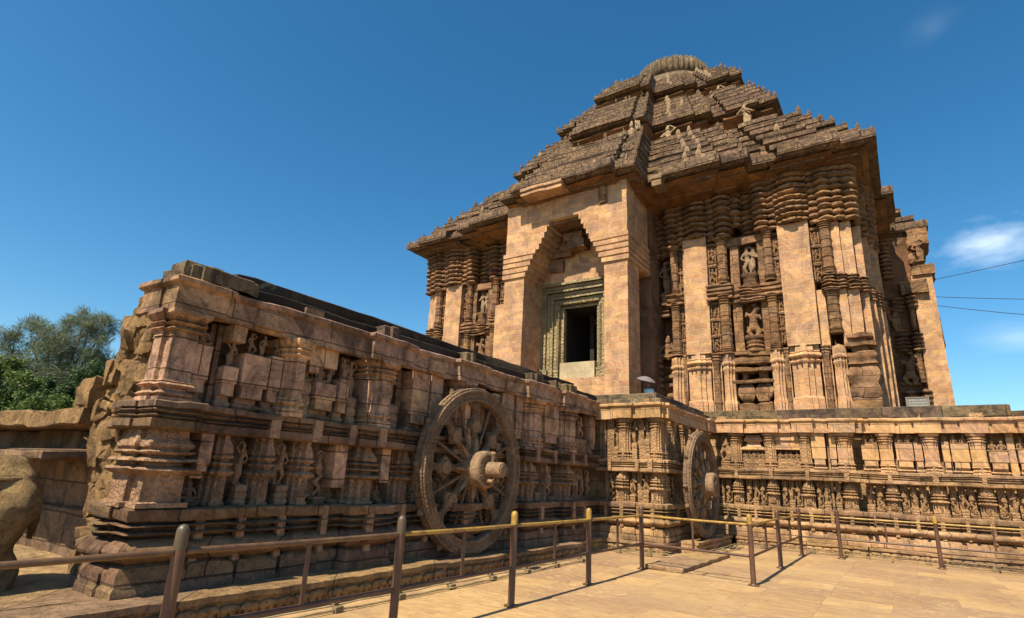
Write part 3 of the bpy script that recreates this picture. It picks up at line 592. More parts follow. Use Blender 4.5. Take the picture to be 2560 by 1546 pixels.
W.panel(8.62, 9.0, U0, U1, .2, 1.0); W.strip(9.06, 9.18, U0, U1, .1); W.panel(9.25, 9.5, U0, U1, .2, .95); W.panel(9.54, 9.98, U0, U1, .22, 1.0); W.strip(10.03, 10.12, U0, U1, .1); W.panel(10.16, 10.4, U0, U1, .18, 1.0)
W.pil(*big[3], U0, U1, .36); W.panel(11.12, 11.26, U0, U1, .15, 1.0); W.panel(11.32, 11.96, U0, U1, .2, 1.0); W.pil(*big[4], U0, U1, .36)
W.strip(12.72, 12.80, U0, U1, .12); W.ped_fig(12.86, 13.2, U0, U1, 'stand', .12, .36); W.ped_fig(13.24, 13.55, U0, U1, 'dance2', .12, .36); W.strip(13.6, 13.75, U0, U1, .16); W.panel(13.8, 14.05, U0, U1, .14, 1.0)
# lower register
for a, b, d in ((3.28, 3.34, .05), (3.36, 3.43, .1), (3.45, 3.52, .14)): W.strip(a, b, L0, L1, d)
W.panel(3.56, 3.71, L0+.3, L1, .24, 1.0); W.ped_fig(3.56, 3.71, L0, L0+.32, 'sit', .14, .2)
for i, (a, b) in enumerate(((3.73, 4.07), (4.31, 4.63), (4.89, 5.22))): W.shrine(a, b, L0, L1, .27, ('dance', 'stand', 'sit')[i])
W.ped_fig(4.12, 4.27, L0, L1, 'stand', .16, .3); W.ped_fig(4.67, 4.85, L0, L1, 'dance', .16, .3); W.ped_fig(5.27, 5.46, L0, L1, 'naga', .16, .12)
W.strip(5.52, 5.74, L0+.22, L1, .2, 'plain', 'panel'); W.ped_fig(5.54, 5.72, L0, L0+.24, 'sit', .12, .2)
W.shrine(5.77, 6.40, L0, L1, .34, 'dance2'); W.ped_fig(6.45, 6.6, L0, L0+.3, 'sit', .13, .2); W.strip(6.44, 6.62, L0+.3, L1, .18, 'plain', 'panel')
x = 6.75
for i in range(9):
    if i % 3 == 0: W.shrine(x, x+.42, L0, L1, .24, 'dance'); x += .47
    else: W.ped_fig(x, x+.26, L0, L1, ('naga', 'stand', 'dance2', 'naga')[i % 4], .15, .2); x += .32
W.shrine(10.38, 10.94, L0, L1, .36, 'stand'); W.ped_fig(10.98, 11.2, L0, L1, 'stand', .2, .22); W.shrine(11.22, 11.5, L0, L1, .3, 'dance'); W.ped_fig(11.58, 11.94, L0, L1, 'naga', .16, .1); W.shrine(11.98, 12.68, L0, L1, .36, 'stand2')
for k, p in enumerate(('stand', 'dance', 'stand2', 'dance2')): W.ped_fig(12.76+.2*k, 12.94+.2*k, L0, L1, p, .12, .12)
W.ped_fig(13.62, 13.95, L0, L1, 'naga', .13, .1)
# blocks of the cornice above the brackets, parapet courses
for u0, u1 in [(3.04, 3.9)]+[(a+.1, b-.02) for a, b in big[1:]]+[(11.6, 11.8)]:
    m = MB(); c = (u0+u1)/2
    m.sweep(FW, [(XA-.1, -u0), (XA+.30, -u0), (XA+.30, -u0-.12), (XA+.36, -u0-.12), (XA+.36, -u1+.1), (XA+.30, -u1+.1), (XA+.30, -u1), (XA-.1, -u1)], [(0, 3.632), (0, 3.80), (-.03, 3.82)], .2)
    m.build('cornice_block', M['lichen'], sw, .015, 2.5)
m = MB(); m.box(FW, -7.55, -7.22, -3.6, -3.1, 3.3, 3.78, .12, .03); m.box(FW, -7.2, -6.95, -3.42, -3.0, 3.632, 3.80, .15, .01); m.box(FW, -6.93, -6.62, -3.42, -2.96, 3.632, 3.84, .15, .01); m.build('cornice_block', M['lichen'], sw, .03, 2.2)
m = MB(); m.box(FW, -8.3, XA+.13, -14.2, -3.75, 3.60, 3.79, .3, .012); m.build('parapet', M['crust'], sw, .014, 2.2, .012, (1.1, 1.1, .4))
m = MB(); m.box(FW, -8.1, XA-.02, -13.1, -3.75, 3.79, 3.985, .3, .012); m.build('parapet', M['crust'], sw, .016, 2, .018, (1.4, 1.4, .4))
m = MB(); m.box(fa, 4.72, 5.02, .1, .17, 3.635, 3.755, .2); m.build('carved_block', M['flank_carved'], sw, .006, 3)
for u0, u1 in ((3.92, 4.32), (7.2, 7.6), (9.55, 9.95), (11.2, 11.6)):   # pierced, figured stones in the lintel
    m = MB(); m.box(fa, u0, u1, .2, .335, 3.275, 3.47, .1); o = m.build('carved_block', M['flank_carved'], sw, .006, 3)
    for i in range(3): W.fig(('sit', 'dance', 'sit')[i], u0+(u1-u0)*(i+.5)/3, 3.285, .16, .34, 1.2, parent=o)
# curb with its elephants
frieze('curb', FA(-6.04), -.6, 7.42, .004, .285, .0, 'curb', sw, .62)
frieze('curb', FA(-6.10), 7.44, 12.05, .004, .262, .0, 'curb', sw, .5)
frieze('curb', FA(-6.36), 12.07, 14.0, .004, .25, .0, 'curb', sw, .3)
# broken rubble core at the foot of the stairs
rng = random.Random(3)
rb = MB()
prof = [(.2, -8.3), (.6, -8.3), (.95, -8.35), (1.25, -8.45), (1.55, -8.55), (1.8, -8.65), (2.05, -8.75), (2.3, -8.8), (2.55, -8.5), (2.8, -8.4), (3.0, -8.25), (3.2, -8.1), (3.4, -7.85), (3.58, -7.6)]
for i in range(len(prof)-1):
    z0, xl = prof[i]; z1 = prof[i+1][0]; x = XA-.3
    while x > xl:
        wd = rng.uniform(.16, .42); x0 = max(x-wd, xl-rng.uniform(0, .12)); yf = 3.10 + (XA-.4-x)*.10 + rng.uniform(-.07, .09)
        if x < XA-.25: rb.box(FW, x0, x+.02, -5.2, -yf, z0-.03, z1+rng.uniform(-.05, .08), .075, .02)
        x -= wd
rb.build('rubble_core', M['rubble'], sw, .06, 4.2, .05, (.21, .21, .17), 25)
for (x0, x1, z0, z1, y) in ((-9.35, -9.05, 2.2, 2.52, 3.15), (-9.04, -8.8, 2.2, 2.48, 3.25), (-8.95, -8.6, 2.2, 2.60, 3.05), (-8.62, -8.3, 2.5, 2.86, 3.15), (-8.45, -8.2, 2.85, 3.05, 3.2), (-8.36, -8.02, 3.05, 3.42, 3.15), (-7.98, -7.6, 3.35, 3.62, 3.1)):
    b = MB(); b.box(FW, x0, x1, -y-.6, -y, z0, z1, .08, .02); b.build('rubble_block', M['rubble'], sw, .035, 4.5, .012, (.2, .2, .2), 25)
# fallen steps at the left
st = thing('stair_step_slabs', 'thick weathered slabs of broken steps projecting behind the stone animal, lit edge on top', 'stone slabs')
for (x0, x1, y0, z0, z1) in ((-16, -8.62, 3.05, 1.98, 2.21), (-16, -8.4, 3.75, 1.62, 1.98), (-16, -8.75, 2.75, 1.55, 1.66), (-16, -8.3, 3.7, 0.9, 1.55), (-16, -8.25, 3.6, .01, .9)):
    b = MB(); b.box(FW, x0, x1, -6, -y0, z0, z1, .3, .02); b.build('step_slab', M['rubble' if z0 > 1.9 else 'flank'], st, .035, 2.2, .03, (.8, .8, .4))  # darker stone below the top slab paints in the deep shade there

# ------------------------------------------------------------------ weathered stone animal at the left edge
hc = []
A = lambda p0, p1, r0, r1=None: hc.append((p0, p1, r0, r1 if r1 is not None else r0))
A((0, -.25, 1.17), (0, -1.75, 1.14), .43, .46); A((0, -.22, 1.2), (0, -.5, 1.24), .40, .40); A((0, -1.8, 1.3), (0, -2.15, 1.8), .36, .26)
for sx in (-.24, .24):
    A((sx, -.16, 1.05), (sx*1.1, -.20, .72), .30, .17); A((sx*1.1, -.2, .72), (sx*1.1, -.02, .42), .15, .115); A((sx*1.1, -.02, .42), (sx*1.1, -.10, .10), .11, .12); A((sx*1.1, -.12, .07), (sx*1.1, -.2, .07), .14)
    A((sx, -1.85, 1.0), (sx, -1.9, .55), .22, .15); A((sx, -1.9, .55), (sx, -1.85, .1), .12, .13)
A((0, .14, 1.25), (0, .22, .75), .08, .05)
hm = blob_mesh('stone_horse', hc, .04, M['horse'], 2, .03)
ho = bpy.data.objects.new('stone_horse', hm); COL.objects.link(ho); ho.location = (-8.02, 2.42, .0); ho.rotation_euler = (0, 0, R(4))
tag(ho, 'weathered stone horse body at the low end of the stair wall', 'statue')
hb = MB(); rows = []
for i in range(10):
    y = -.62 - .07*min(i, 2) - i*.17; rows.append([(.472*math.cos(a)*(1.0), y, 1.165+.475*math.sin(a)) for a in [R(-18+ j*12) for j in range(19)]])
hb.rows(rows); hb.build('saddle_cloth', M['horse'], ho, .012, 4)
for zz, rr in ((1.015, .03), (.965, .022)):
    hb = MB(); hb.tube([(.455, -.5-.2*i, zz) for i in range(9)], rr, 8); hb.build('harness_band', M['horse'], ho, .008, 5)
hb = MB(); hb.tube([(.385, -1.9+.2*i, 1.34) for i in range(8)]+[(.375, -.3, 1.34), (.34, -.15, 1.34), (.27, -.03, 1.34)], .022, 8); hb.build('harness_band', M['horse'], ho, .012, 5)
hb = MB(); hb.box(FW, -13.5, -6.7, -3.7, 1.2, .004, .27, .22, .02); hb.build('statue_base', M['curb'], ho, .03, 2).matrix_parent_inverse = (Matrix.Translation((-8.02, 2.42, 0)) @ Matrix.Rotation(R(4), 4, 'Z')).inverted()

# ------------------------------------------------------------------ chariot wheels
def wheel(label, loc, seed, axle=True):
    """axis along +X; local origin at the wheel centre"""
    rg = random.Random(seed); root = thing('chariot_wheel', label, 'wheel', loc)
    Fx = lambda u, n, z: (n, u, z)                     # u = y, n = towards the viewer (+X)
    RO, RI, D = 1.44, 1.19, .17
    def ring(prof, name, mat, par, n=112, lobes=0, amp=0.0, rough=.003):
        m = MB(); rows = []
        for j in range(n):
            a = 2*math.pi*j/n; sft = 1+amp*math.cos(lobes*a)
            rows.append([(x*sft if False else x, r*math.cos(a), r*math.sin(a)) for r, x in prof])
        rows.append(rows[0][:]); m.rows(rows); return m.build(name, M[mat], par, rough, 5, .0, ang=35)
    rim = ring([(RI, -D), (RI, -.02), (RI+.012, .0), (RI+.05, .012), (RI+.055, -.008), (RI+.075, -.012), (RO-.10, -.012), (RO-.085, .012), (RO-.05, .015), (RO-.04, -.01), (RO-.012, -.012), (RO, -.025), (RO, -.055), (RO-.02, -.062), (RO-.02, -.085), (RO+.005, -.092), (RO+.005, -D), (RI, -D)], 'rim', 'wheel', root)
    for k in range(9):
        a = R(34+k*29+rg.uniform(-5, 5)); m = MB(); m.lathe(lambda u, n, z: (u, n, z), (0, 0, 0), [(.055, -.02), (.06, .02), (.035, .06), (.008, .10)], 10)
        o = m.build('boss', M['wheel'], rim, .004, 9); o.location = (-.12, (RO-.005)*math.cos(a), (RO-.005)*math.sin(a)); o.rotation_euler = (a-math.pi/2, 0, 0)
    # wide spokes with a medallion
    r_ = [.26, .36, .50, .62, .70, .755, .82, .90, .985, 1.06, 1.12, 1.175]; w_ = [.10, .085, .055, .06, .14, .20, .16, .085, .055, .065, .12, .22]
    t_ = [.07, .065, .06, .055, .065, .07, .065, .055, .055, .055, .055, .06]
    m = MB(); rows = []
    for r, wd, t in zip(r_, w_, t_):
        rows.append([(-.14, -wd, r), (-.14+t*.6, -wd, r), (-.14+t, -wd*.86, r), (-.14+t, -wd*.72, r), (-.14+t*.72, -wd*.6, r), (-.14+t*1.15, 0, r), (-.14+t*.72, wd*.6, r), (-.14+t, wd*.72, r), (-.14+t, wd*.86, r), (-.14+t*.6, wd, r), (-.14, wd, r)])
    m.rows(rows); sp0 = m.build('wide_spoke', M['wheel'], root, .005, 6, ang=35)
    m = MB(); m.lathe(Fx, (0, 0, .755), [(.112, -.10), (.112, -.062), (.104, -.050), (.092, -.050), (.085, -.062), (.07, -.062), (.0, -.062)], 24, 'y'); m.build('medallion', M['wheel_smooth'], sp0, .003, 8)
    pm = bpy.data.objects.new('carved_figure', fig_mesh('sit', 'wheel_smooth')); COL.objects.link(pm); pm.parent = sp0; pm.location = (-.066, 0, .69); pm.rotation_euler = (0, 0, math.pi/2); pm.scale = (.13, .05, .13)
    m = MB(); m.rows([[(-.06, -.055, .27), (.02, 0, .27), (-.06, .055, .27)], [(-.06, -.03, .45), (-.0, 0, .45), (-.06, .03, .45)], [(-.06, -.003, .62), (-.045, 0, .62), (-.06, .003, .62)]]); m.build('spike', M['wheel_smooth'], sp0, ang=0)
    prof = []; rr = .3
    while rr < 1.165: prof += [(.018, rr), (.034, rr+.012), (.034, rr+.026), (.018, rr+.036)]; rr += .040
    m = MB(); m.lathe(lambda u, n, z: (n-.12, u, z), (0, 0, 0), prof, 8); th0 = m.build('thin_spoke', M['wheel'], root, .003, 6, ang=60)
    for k in range(8):
        a = math.pi*k/4
        if k:
            c = clone(sp0, root); c.rotation_euler = (a, 0, 0)
            for ch in sp0.children: clone(ch, c)
            c = clone(th0, root); c.rotation_euler = (a+math.pi/8, 0, 0)
        else: th0.rotation_euler = (math.pi/8, 0, 0)
    m = MB(); m.lathe(Fx, (0, 0, 0), [(.28, -.25), (.30, -.05), (.31, .10), (.305, .112), (.305, .122), (.32, .134), (.32, .24), (.30, .262), (.27, .268), (.262, .252), (.235, .252), (.225, .27), (.18, .27), (.17, .25), (.135, .25)], 40, 'y'); hub = m.build('hub', M['wheel_smooth'], root, .006, 5)
    m = MB()
    for k in range(28):
        a = 2*math.pi*k/28; m.lathe(Fx, (.248*math.cos(a), .27, .248*math.sin(a)), [(.022, -.03), (.022, -.004), (.010, .012)], 8, 'y')
    m.build('bead_ring', M['wheel'], hub, .002, 8)
    if not axle:
        m = MB(); m.lathe(Fx, (0, 0, 0), [(.15, .2), (.13, .285), (.05, .30), (0, .29)], 20, 'y'); m.build('axle_pin', M['wheel'], hub, .02, 6); return root
    m = MB(); m.lathe(Fx, (0, 0, 0), [(.135, .2), (.132, .5), (.128, .565), (.115, .575), (.10, .57), (.085, .585), (.06, .58), (.0, .588)], 28, 'y'); m.build('axle_pin', M['wheel_smooth'], hub, .005, 5)
    m = MB(); m.tube([(.345, .0, .10), (.345, .0, .24), (.345, 0, .27), (.345, 0, .31)], [.03, .03, .05, .035], 10); m.build('linch_pin', M['wheel_smooth'], hub, .003, 6)
    for q in ((.40, -.05, -.19), (.44, .1, -.17)):
        m = MB(); m.tube([(.3, q[1], q[2]), (.40, q[1], q[2]-.01), (.42, q[1], q[2]+.05)], [.035, .045, .02], 8); m.build('broken_pin', M['wheel_smooth'], hub, .008, 8)
    return root
wheel('large carved stone wheel with projecting axle, seen broadside against the stair wall', (-6.385, 8.44, 1.695), 1)
w2 = wheel('farther stone wheel seen nearly edge on at the inner corner of the platform', (-4.47, 16.0, 1.63), 5, False)
w2.scale = (1, .945, .945)

# ------------------------------------------------------------------ temple platform: the block, the right-hand wall, the terrace
pf = thing('temple_platform', 'carved stone platform under the temple, sunlit with two rows of small figures', 'platform')
YB, XS, YR, XSTEP = 14.25, -5.15, 18.78, -1.03
m = MB(); m.sweep(FW, [(-17.5, -42), (-17.5, -YB-.16), (XS-.16, -YB-.16), (XS-.16, -YR-.16), (9, -YR-.16), (9, -42)], [(0, .1), (0, 3.6)], .8, True, True, False); m.build('wall_core', M['plat'], pf, .02, 1.5, .01)
blkP = [(-5.33, -4.85, .0)]
def platplan(d, pb, ps, pr1, pr2, stepn=.16):
    """front of the block, its side, then the right wall in two planes"""
    a = projected('B', YB-d, XA+.2, XS+d, pb); b = projected('A', XS+d, YB-d, YR-stepn-d, ps); c = projected('B', YR-stepn-d, XS+d, XSTEP+.06, pr1); e = projected('B', YR-d, XSTEP+.06, 9.0, pr2)
    out = []
    for q in a+b+c+e:
        if not out or math.hypot(q[0]-out[-1][0], q[1]-out[-1][1]) > 1e-6: out.append(q)
    return out
bk = [(-6.12, -5.78, .10), (-5.3, -5.02, .10)]; sd = [(14.2, 14.5, .1), (17.9, 18.3, .08)]
r1 = [(-4.37, -4.02, .10), (-3.41, -3.07, .10), (-2.47, -2.14, .10), (-1.54, -1.12, .12)]
r2 = [(-.55, -.21, .05), (.43, .78, .09), (1.39, 1.74, .05), (2.5, 2.9, .09), (3.9, 4.3, .05), (5.5, 5.9, .09)]
moulding('base_moulding', platplan(.10, [(-6.22, -5.75, .06), (-5.36, -5.06, .08)], [(14.2, 14.75, .07)], [(-4.4, -4.02, .06), (-3.46, -3.04, .06), (-2.52, -2.14, .06), (-1.6, -1.1, .1)], [(-.54, -.2, .05), (.40, .84, .08), (1.38, 1.78, .05), (2.4, 2.9, .08), (3.9, 4.3, .05)]), BASE_PROF, 'plat', pf, .010, .008)
moulding('middle_rail', platplan(.15, [(-5.34, -5.04, .06)], [(14.2, 14.6, .06)], [(-1.6, -1.1, .08)], [(.4, .82, .06), (2.4, 2.9, .06)]), [(o, z-.07) for o, z in MID_PROF], 'plat', pf)
moulding('lintel', platplan(.17, bk, sd, r1, r2), LINTEL(3.175), 'plat_plain', pf, .008)
moulding('terrace_course', platplan(.20, [], [], [], []), [(0, 3.545), (.04, 3.56), (.04, 3.66), (0, 3.675), (-.02, 3.68)], 'lichen', pf, .012, .012)
m = MB(); m.sweep(FW, [(-17, -41), (-17, -YB+.02), (XS+.02, -YB+.02), (XS+.02, -YR+.26), (2.33, -YR+.26), (2.33, -41)], [(0, 3.58), (0, 3.84), (-.03, 3.86)], .35, True, True, False); m.build('terrace_floor', M['lichen'], pf, .012, 1.6, .015, (1.3, 1.3, .4))
m = MB(); m.sweep(FW, [(2.2, -41), (2.2, -YR+.2), (9, -YR+.2), (9, -41)], [(0, 3.58), (0, 3.695)], .35, True, True, False); m.build('terrace_floor', M['lichen'], pf, .012, 1.6, .012, (1.3, 1.3, .4))
pu, pl0, pl1 = (2.145, 3.17), 1.115, 1.855
DD = .11; WB = Wall(FB(YB+DD), pf, 0, PLT, .009, DD); WS = Wall(FA(XS-DD), pf, math.pi/2, PLT, .009, DD); W1 = Wall(FB(YR-.16+DD), pf, 0, PLT, .009, DD); W2 = Wall(FB(YR+DD), pf, 0, PLT, .009, DD)
for wl, n, us in ((FB(YB), .325, [-6.3, -5.56]), (FB(YR-.16), .325, [-4.2, -3.24, -2.3]), (FB(YR), .325, [-.37, 1.57, 3.4])): ties(wl, us, 1.865, 2.14, n, .09, 'plat_carved', pf)
for wl, n, us in ((FB(YB), .385, [-5.2]), (FB(YR-.16), .405, [-1.34]), (FB(YR), .385, [.6, 2.65])): ties(wl, us, 1.865, 2.14, n, .12, 'plat_carved', pf)
for wl, n, us in ((FB(YB), .235, [-6.45, -5.6]), (FA(XS), .235, [15.1, 18.2]), (FB(YR-.16), .235, [-4.5, -3.75, -2.8, -1.8]), (FB(YR), .235, [-.85, .1, 1.1, 2.1])): ties(wl, us, .68, 1.1, n, .075, 'plat_carved', pf, .14)
for wl, n, us in ((FB(YB), .295, [-6.0, -5.2]), (FB(YR-.16), .30, [-4.2, -3.25, -2.3, -1.34]), (FB(YR), .29, [-.37, .6, 1.57, 2.65])): ties(wl, us, .68, 1.1, n, .09, 'plat_carved', pf, .18)
# block front
WB.strip(-6.69, -6.62, *pu, .08); WB.strip(-6.58, -6.5, *pu, .12); WB.strip(-6.46, -6.27, *pu, .13, 'carved'); WB.ped_fig(-6.26, -6.13, *pu, 'stand', .15, .3)
WB.pil(-6.11, -5.79, *pu, .24, 'carved'); WB.ped_fig(-5.76, -5.62, *pu, 'stand2', .15, .4); WB.strip(-5.6, -5.46, *pu, .1, 'carved'); WB.ped_fig(-5.44, -5.27, *pu, 'stand', .16, .5); WB.pil(-5.25, -4.98, *pu, .25, 'carved')
WB.strip(-6.53, -6.42, pl0, pl1, .1, 'carved'); WB.ped_fig(-6.4, -6.24, pl0, pl1, 'naga', .15, .1); WB.shrine(-6.22, -5.86, pl0, pl1, .26, 'dance'); WB.ped_fig(-5.83, -5.68, pl0, pl1, 'dance2', .15, .25); WB.strip(-5.65, -5.53, pl0, pl1, .1, 'carved'); WB.ped_fig(-5.49, -5.33, pl0+.0, pl1, 'vyala', .16, .4); WB.shrine(-5.31, -4.97, pl0, pl1, .27, 'stand')
# block side
WS.pil(14.25, 14.5, *pu, .2, 'carved')
for i, (a, b, p) in enumerate(((14.6, 14.85, 'stand'), (15.2, 15.5, 'dance'), (16.5, 16.8, 'dance2'), (17.2, 17.45, 'stand2'))): WS.ped_fig(a, b, *pu, p, .16, .25)
WS.pil(14.9, 15.15, *pu, .22, 'carved'); WS.pil(15.9, 16.2, *pu, .24, 'carved'); WS.pil(17.85, 18.25, *pu, .24, 'carved'); WS.strip(17.5, 17.75, *pu, .14)
WS.shrine(14.25, 14.6, pl0, pl1, .22); WS.ped_fig(14.66, 14.9, pl0, pl1, 'stand', .15, .2); WS.ped_fig(14.95, 15.2, pl0, pl1, 'naga', .15, .1); WS.shrine(15.3, 15.7, pl0, pl1, .24); WS.shrine(17.4, 17.8, pl0, pl1, .24); WS.ped_fig(17.9, 18.2, pl0, pl1, 'naga', .15, .1)
# right wall, inner bay
W1.ped_fig(-4.66, -4.40, *pu, 'dance', .12, .2); W1.fig('stand2', -4.46, 2.38, .7, .22, 1.0)
for a, b in ((-4.36, -4.04), (-3.39, -3.09), (-2.45, -2.17), (-1.51, -1.15)): W1.pil(a, b, *pu, .26, 'carved' if a < -2 else 'plain')
def relief(wl, u0, u1, z0, z1, poses, roof=True):
    m = MB(); h = z1-z0; m.box(wl.F, u0, u1, -.05, .13+DD, z0, z0+h*.28, .3); o = m.build('relief_panel', M[wl.m['carved']], wl.p, .006, 3)
    for i, p in enumerate(poses): wl.fig(p, u0+(u1-u0)*(i+.5)/len(poses), z0+h*.27, h*.26, .07+DD, 1.1, parent=o)
    e = MB(); k = 0
    sc = h*.17; u = u0+sc*.8
    while u < u1-sc*.5: e.mesh(ELV, ELF, lambda v, u=u: wl.F(u+v[0]*sc, .12+DD-v[1]*sc*.5, z0+h*.05+v[2]*sc)); u += sc*1.4
    e.build('elephant_frieze', M[wl.m['carved']], o, .002, 14)
    if roof:
        r = MB(); r.sweep(wl.F, [(u0-.02, 0), (u0-.02, .15+DD), (u1+.02, .15+DD), (u1+.02, 0)], [(-.03, z0+h*.50), (.02, z0+h*.53), (.02, z0+h*.56), (-.10, z0+h*.66), (-.14, z0+h*.70), (-.14, z0+h*.75), (-.06, z0+h*.78), (-.06, z0+h*.80), (-.13, z0+h*.95)], .2); r.build('relief_roof', M[wl.m['plain']], o, .008, 3)
    else:
        r = MB(); r.box(wl.F, u0-.02, u1+.02, -.05, .17+DD, z0+h*.54, z0+h*.64, .3); r.box(wl.F, u0-.01, u1+.01, -.05, .14+DD, z0+h*.65, z0+h*.78, .3); r.box(wl.F, u0-.02, u1+.02, -.05, .19+DD, z0+h*.79, z1, .3); r.build('panel', M[wl.m['plain']], o, .006, 3)
relief(W1, -4.02, -3.41, *pu, ('sit', 'stand', 'sit', 'stand2', 'sit')); relief(W1, -3.06, -2.47, *pu, ('sit', 'bend', 'sit', 'sit'), False)
W1.panel(-2.14, -1.80, *pu, .2, 1.0); W1.strip(-1.77, -1.72, *pu, .06); W1.panel(-1.70, -1.54, *pu, .17, 1.0)
def run_lower(wl, items):
    for a, b, p in items:
        if p == 'S': wl.shrine(a, b, pl0, pl1, .25, random.choice(('dance', 'sit', 'stand', 'dance2')))
        elif p == '|': wl.strip(a, b, pl0, pl1, .07)
        else: wl.ped_fig(a, b, pl0, pl1, p, .14, .10 if p == 'naga' else .26)
run_lower(W1, [(-4.9, -4.78, 'naga'), (-4.74, -4.62, 'stand'), (-4.59, -4.43, 'naga'), (-4.38, -4.06, 'S'), (-4.01, -3.85, 'naga'), (-3.81, -3.65, 'dance'), (-3.62, -3.46, 'naga'), (-3.43, -3.08, 'S'), (-3.03, -2.88, 'naga'), (-2.85, -2.70, 'stand2'), (-2.67, -2.52, 'naga'), (-2.5, -2.17, 'S'), (-2.13, -1.99, 'naga'), (-1.96, -1.8, 'stand'), (-1.78, -1.72, '|'), (-1.68, -1.53, 'vyala'), (-1.51, -1.14, 'S')])
# right wall, outer bay
W2.panel(-.94, -.56, *pu, .2, .72, ['bend', 'sit']); W2.pil(-.53, -.23, *pu, .25); W2.panel(-.16, .22, *pu, .2, .72, ['sit', 'bend']); W2.panel(.25, .42, *pu, .16, .74, ['sit']); W2.pil(.45, .76, *pu, .27)
W2.panel(.84, .99, *pu, .16, .78, ['sit']); W2.panel(1.02, 1.38, *pu, .2, .73, ['sit', 'sit']); W2.pil(1.41, 1.71, *pu, .25); W2.panel(1.76, 2.12, *pu, .2, .55, ['sit', 'sit']); W2.strip(2.14, 2.28, *pu, .1, 'plain'); W2.panel(2.32, 2.5, *pu, .16, .6, ['sit'])
W2.pil(2.55, 2.9, *pu, .27); W2.panel(2.98, 3.4, *pu, .2, .7, ['sit', 'stand']); W2.panel(3.45, 3.8, *pu, .18, 1.0); W2.pil(3.92, 4.26, *pu, .25); W2.panel(4.35, 4.8, *pu, .2, .7, ['sit', 'sit']); W2.panel(4.9, 5.4, *pu, .2, 1.0); W2.pil(5.52, 5.86, *pu, .26)
run_lower(W2, [(-.97, -.79, 'stand2'), (-.74, -.57, 'naga'), (-.53, -.19, 'S'), (-.18, -.02, 'naga'), (.02, .17, 'stand'), (.22, .38, 'naga'), (.44, .82, 'S'), (.85, 1.0, 'naga'), (1.03, 1.18, 'dance'), (1.21, 1.36, 'naga'), (1.39, 1.76, 'S'), (1.79, 1.94, 'naga'), (1.98, 2.13, 'stand2'), (2.18, 2.33, 'naga'), (2.38, 2.48, '|'), (2.52, 2.9, 'S'), (2.95, 3.1, 'naga'), (3.14, 3.3, 'stand'), (3.34, 3.5, 'naga'), (3.86, 4.3, 'S')])
frieze('curb', FB(13.62), -6.5, -4.86, .004, .25, .0, 'plat', pf, .5); frieze('curb', FA(-4.84), 13.66, 14.75, .004, .25, .0, 'plat', pf, .3)
frieze('curb', FA(-4.36), 14.77, 18.15, .004, .27, .0, 'plat', pf, .8); frieze('curb', FB(14.76), -4.86, -4.37, .004, .27, .0, 'plat', pf, .3)
frieze('curb', FB(18.18), -4.3, -1.06, .004, .25, .0, 'plat', pf, .5); frieze('curb', FB(18.28), -1.03, 6.0, .004, .24, .0, 'plat', pf, .4)
m = MB(); m.box(FW, 2.3, 9, -18.9, -17.95, .004, .05, .4); m.build('footing', M['plat_plain'], pf, .006, 2)
for u, nn in ((-5.35, .0),): 
    m = MB(); m.box(FB(YB), -5.36, -5.2, .2, .30, 3.56, 3.67, .1); m.build('carved_block', M['plat_carved'], pf, .004, 4)
for uu in (-4.7, .2, 1.5):
    m = MB(); m.box(FB(YR-(.16 if uu < -1 else 0)), uu, uu+.28, .15, .262, 3.56, 3.665, .1); m.build('carved_block', M['plat_carved'], pf, .004, 4)

# ------------------------------------------------------------------ the temple
XC, YC = -12.12, 41.5
tp = thing('temple', 'great weathered sandstone temple hall with stepped pyramid roof and dark doorway', 'temple')
TMP = dict(base='temple', plain='brick', carved='temple', figure='temple')
TB = lambda t: 1-.743*(1-t)       # the front recedes less per course than the sides
LS = lambda a, t: 1.0 if a > -2.8 else 1-.55*(1-t)   # the left half of the upper courses is drawn in
def eave_plan(t):
    """half-stepped plan of the roof, scaled t about the centre, as world plan points, left to right along the front then back along the right side"""
    R_ = [(3.68, 20.45), (8.1, 18.45), (12.75, 17.5)]; w1 = 12.75
    q = []
    L = [(-R_[2][0]-1.9, 0), (-R_[2][0]-1.9, 6.8), (-R_[2][0]-.5, 6.8), (-R_[2][0]-.5, 11.9), (-w1, 11.9), (-w1, 16.3), (-w1+.0, 17.5), (-11.5, 17.5), (-11.5, 17.85), (-9.2, 17.85), (-9.2, 17.5), (-8.1, 17.5), (-8.1, 18.3), (-7.0, 18.3), (-7.0, 18.6), (-3.68, 18.6), (-3.68, 20.1), (-2.75, 20.1), (-2.75, 20.55)]
    q = L + [(-a, b) for a, b in reversed(L)]
    return [(XC+a*t*LS(a, t), -(YC-b*TB(t))) for a, b in q]
# core walls
rw = MB()
core = [(-24.0, -42), (-24.0, -26.3), (-15.3, -26.3), (-15.3, -24.6), (-13.5, -24.6), (-13.5, -31.2), (-11.5, -31.2), (-11.5, -24.6), (-8.9, -24.6), (-8.9, -26.3), (-.95, -26.3), (-.95, -29.3), (-.3, -29.3), (-.3, -34.9), (1.9, -34.9), (1.9, -48)]
rw.sweep(FW, core, [(0, 3.8), (0, 15.3)], .9, False, True); rw.build('wall', M['temple_dark'], tp, .10, .6, .04, (1.2, 1.2, .5))
Y0 = 25.7
WT = Wall(FB(Y0), tp, 0, TMP, .02)
def brick_pil(u0, u1, z0, z1, d, taper=0.0, name='masonry_pier'):
    m = MB(); m.sweep(FB(Y0), [(u0, -.6), (u0, d), (u1, d), (u1, -.6)], [(taper, z0), (0, z1)], .5); return m.build(name, M['brick'], tp, .012, 1.2, .008, (.62, .62, .285))
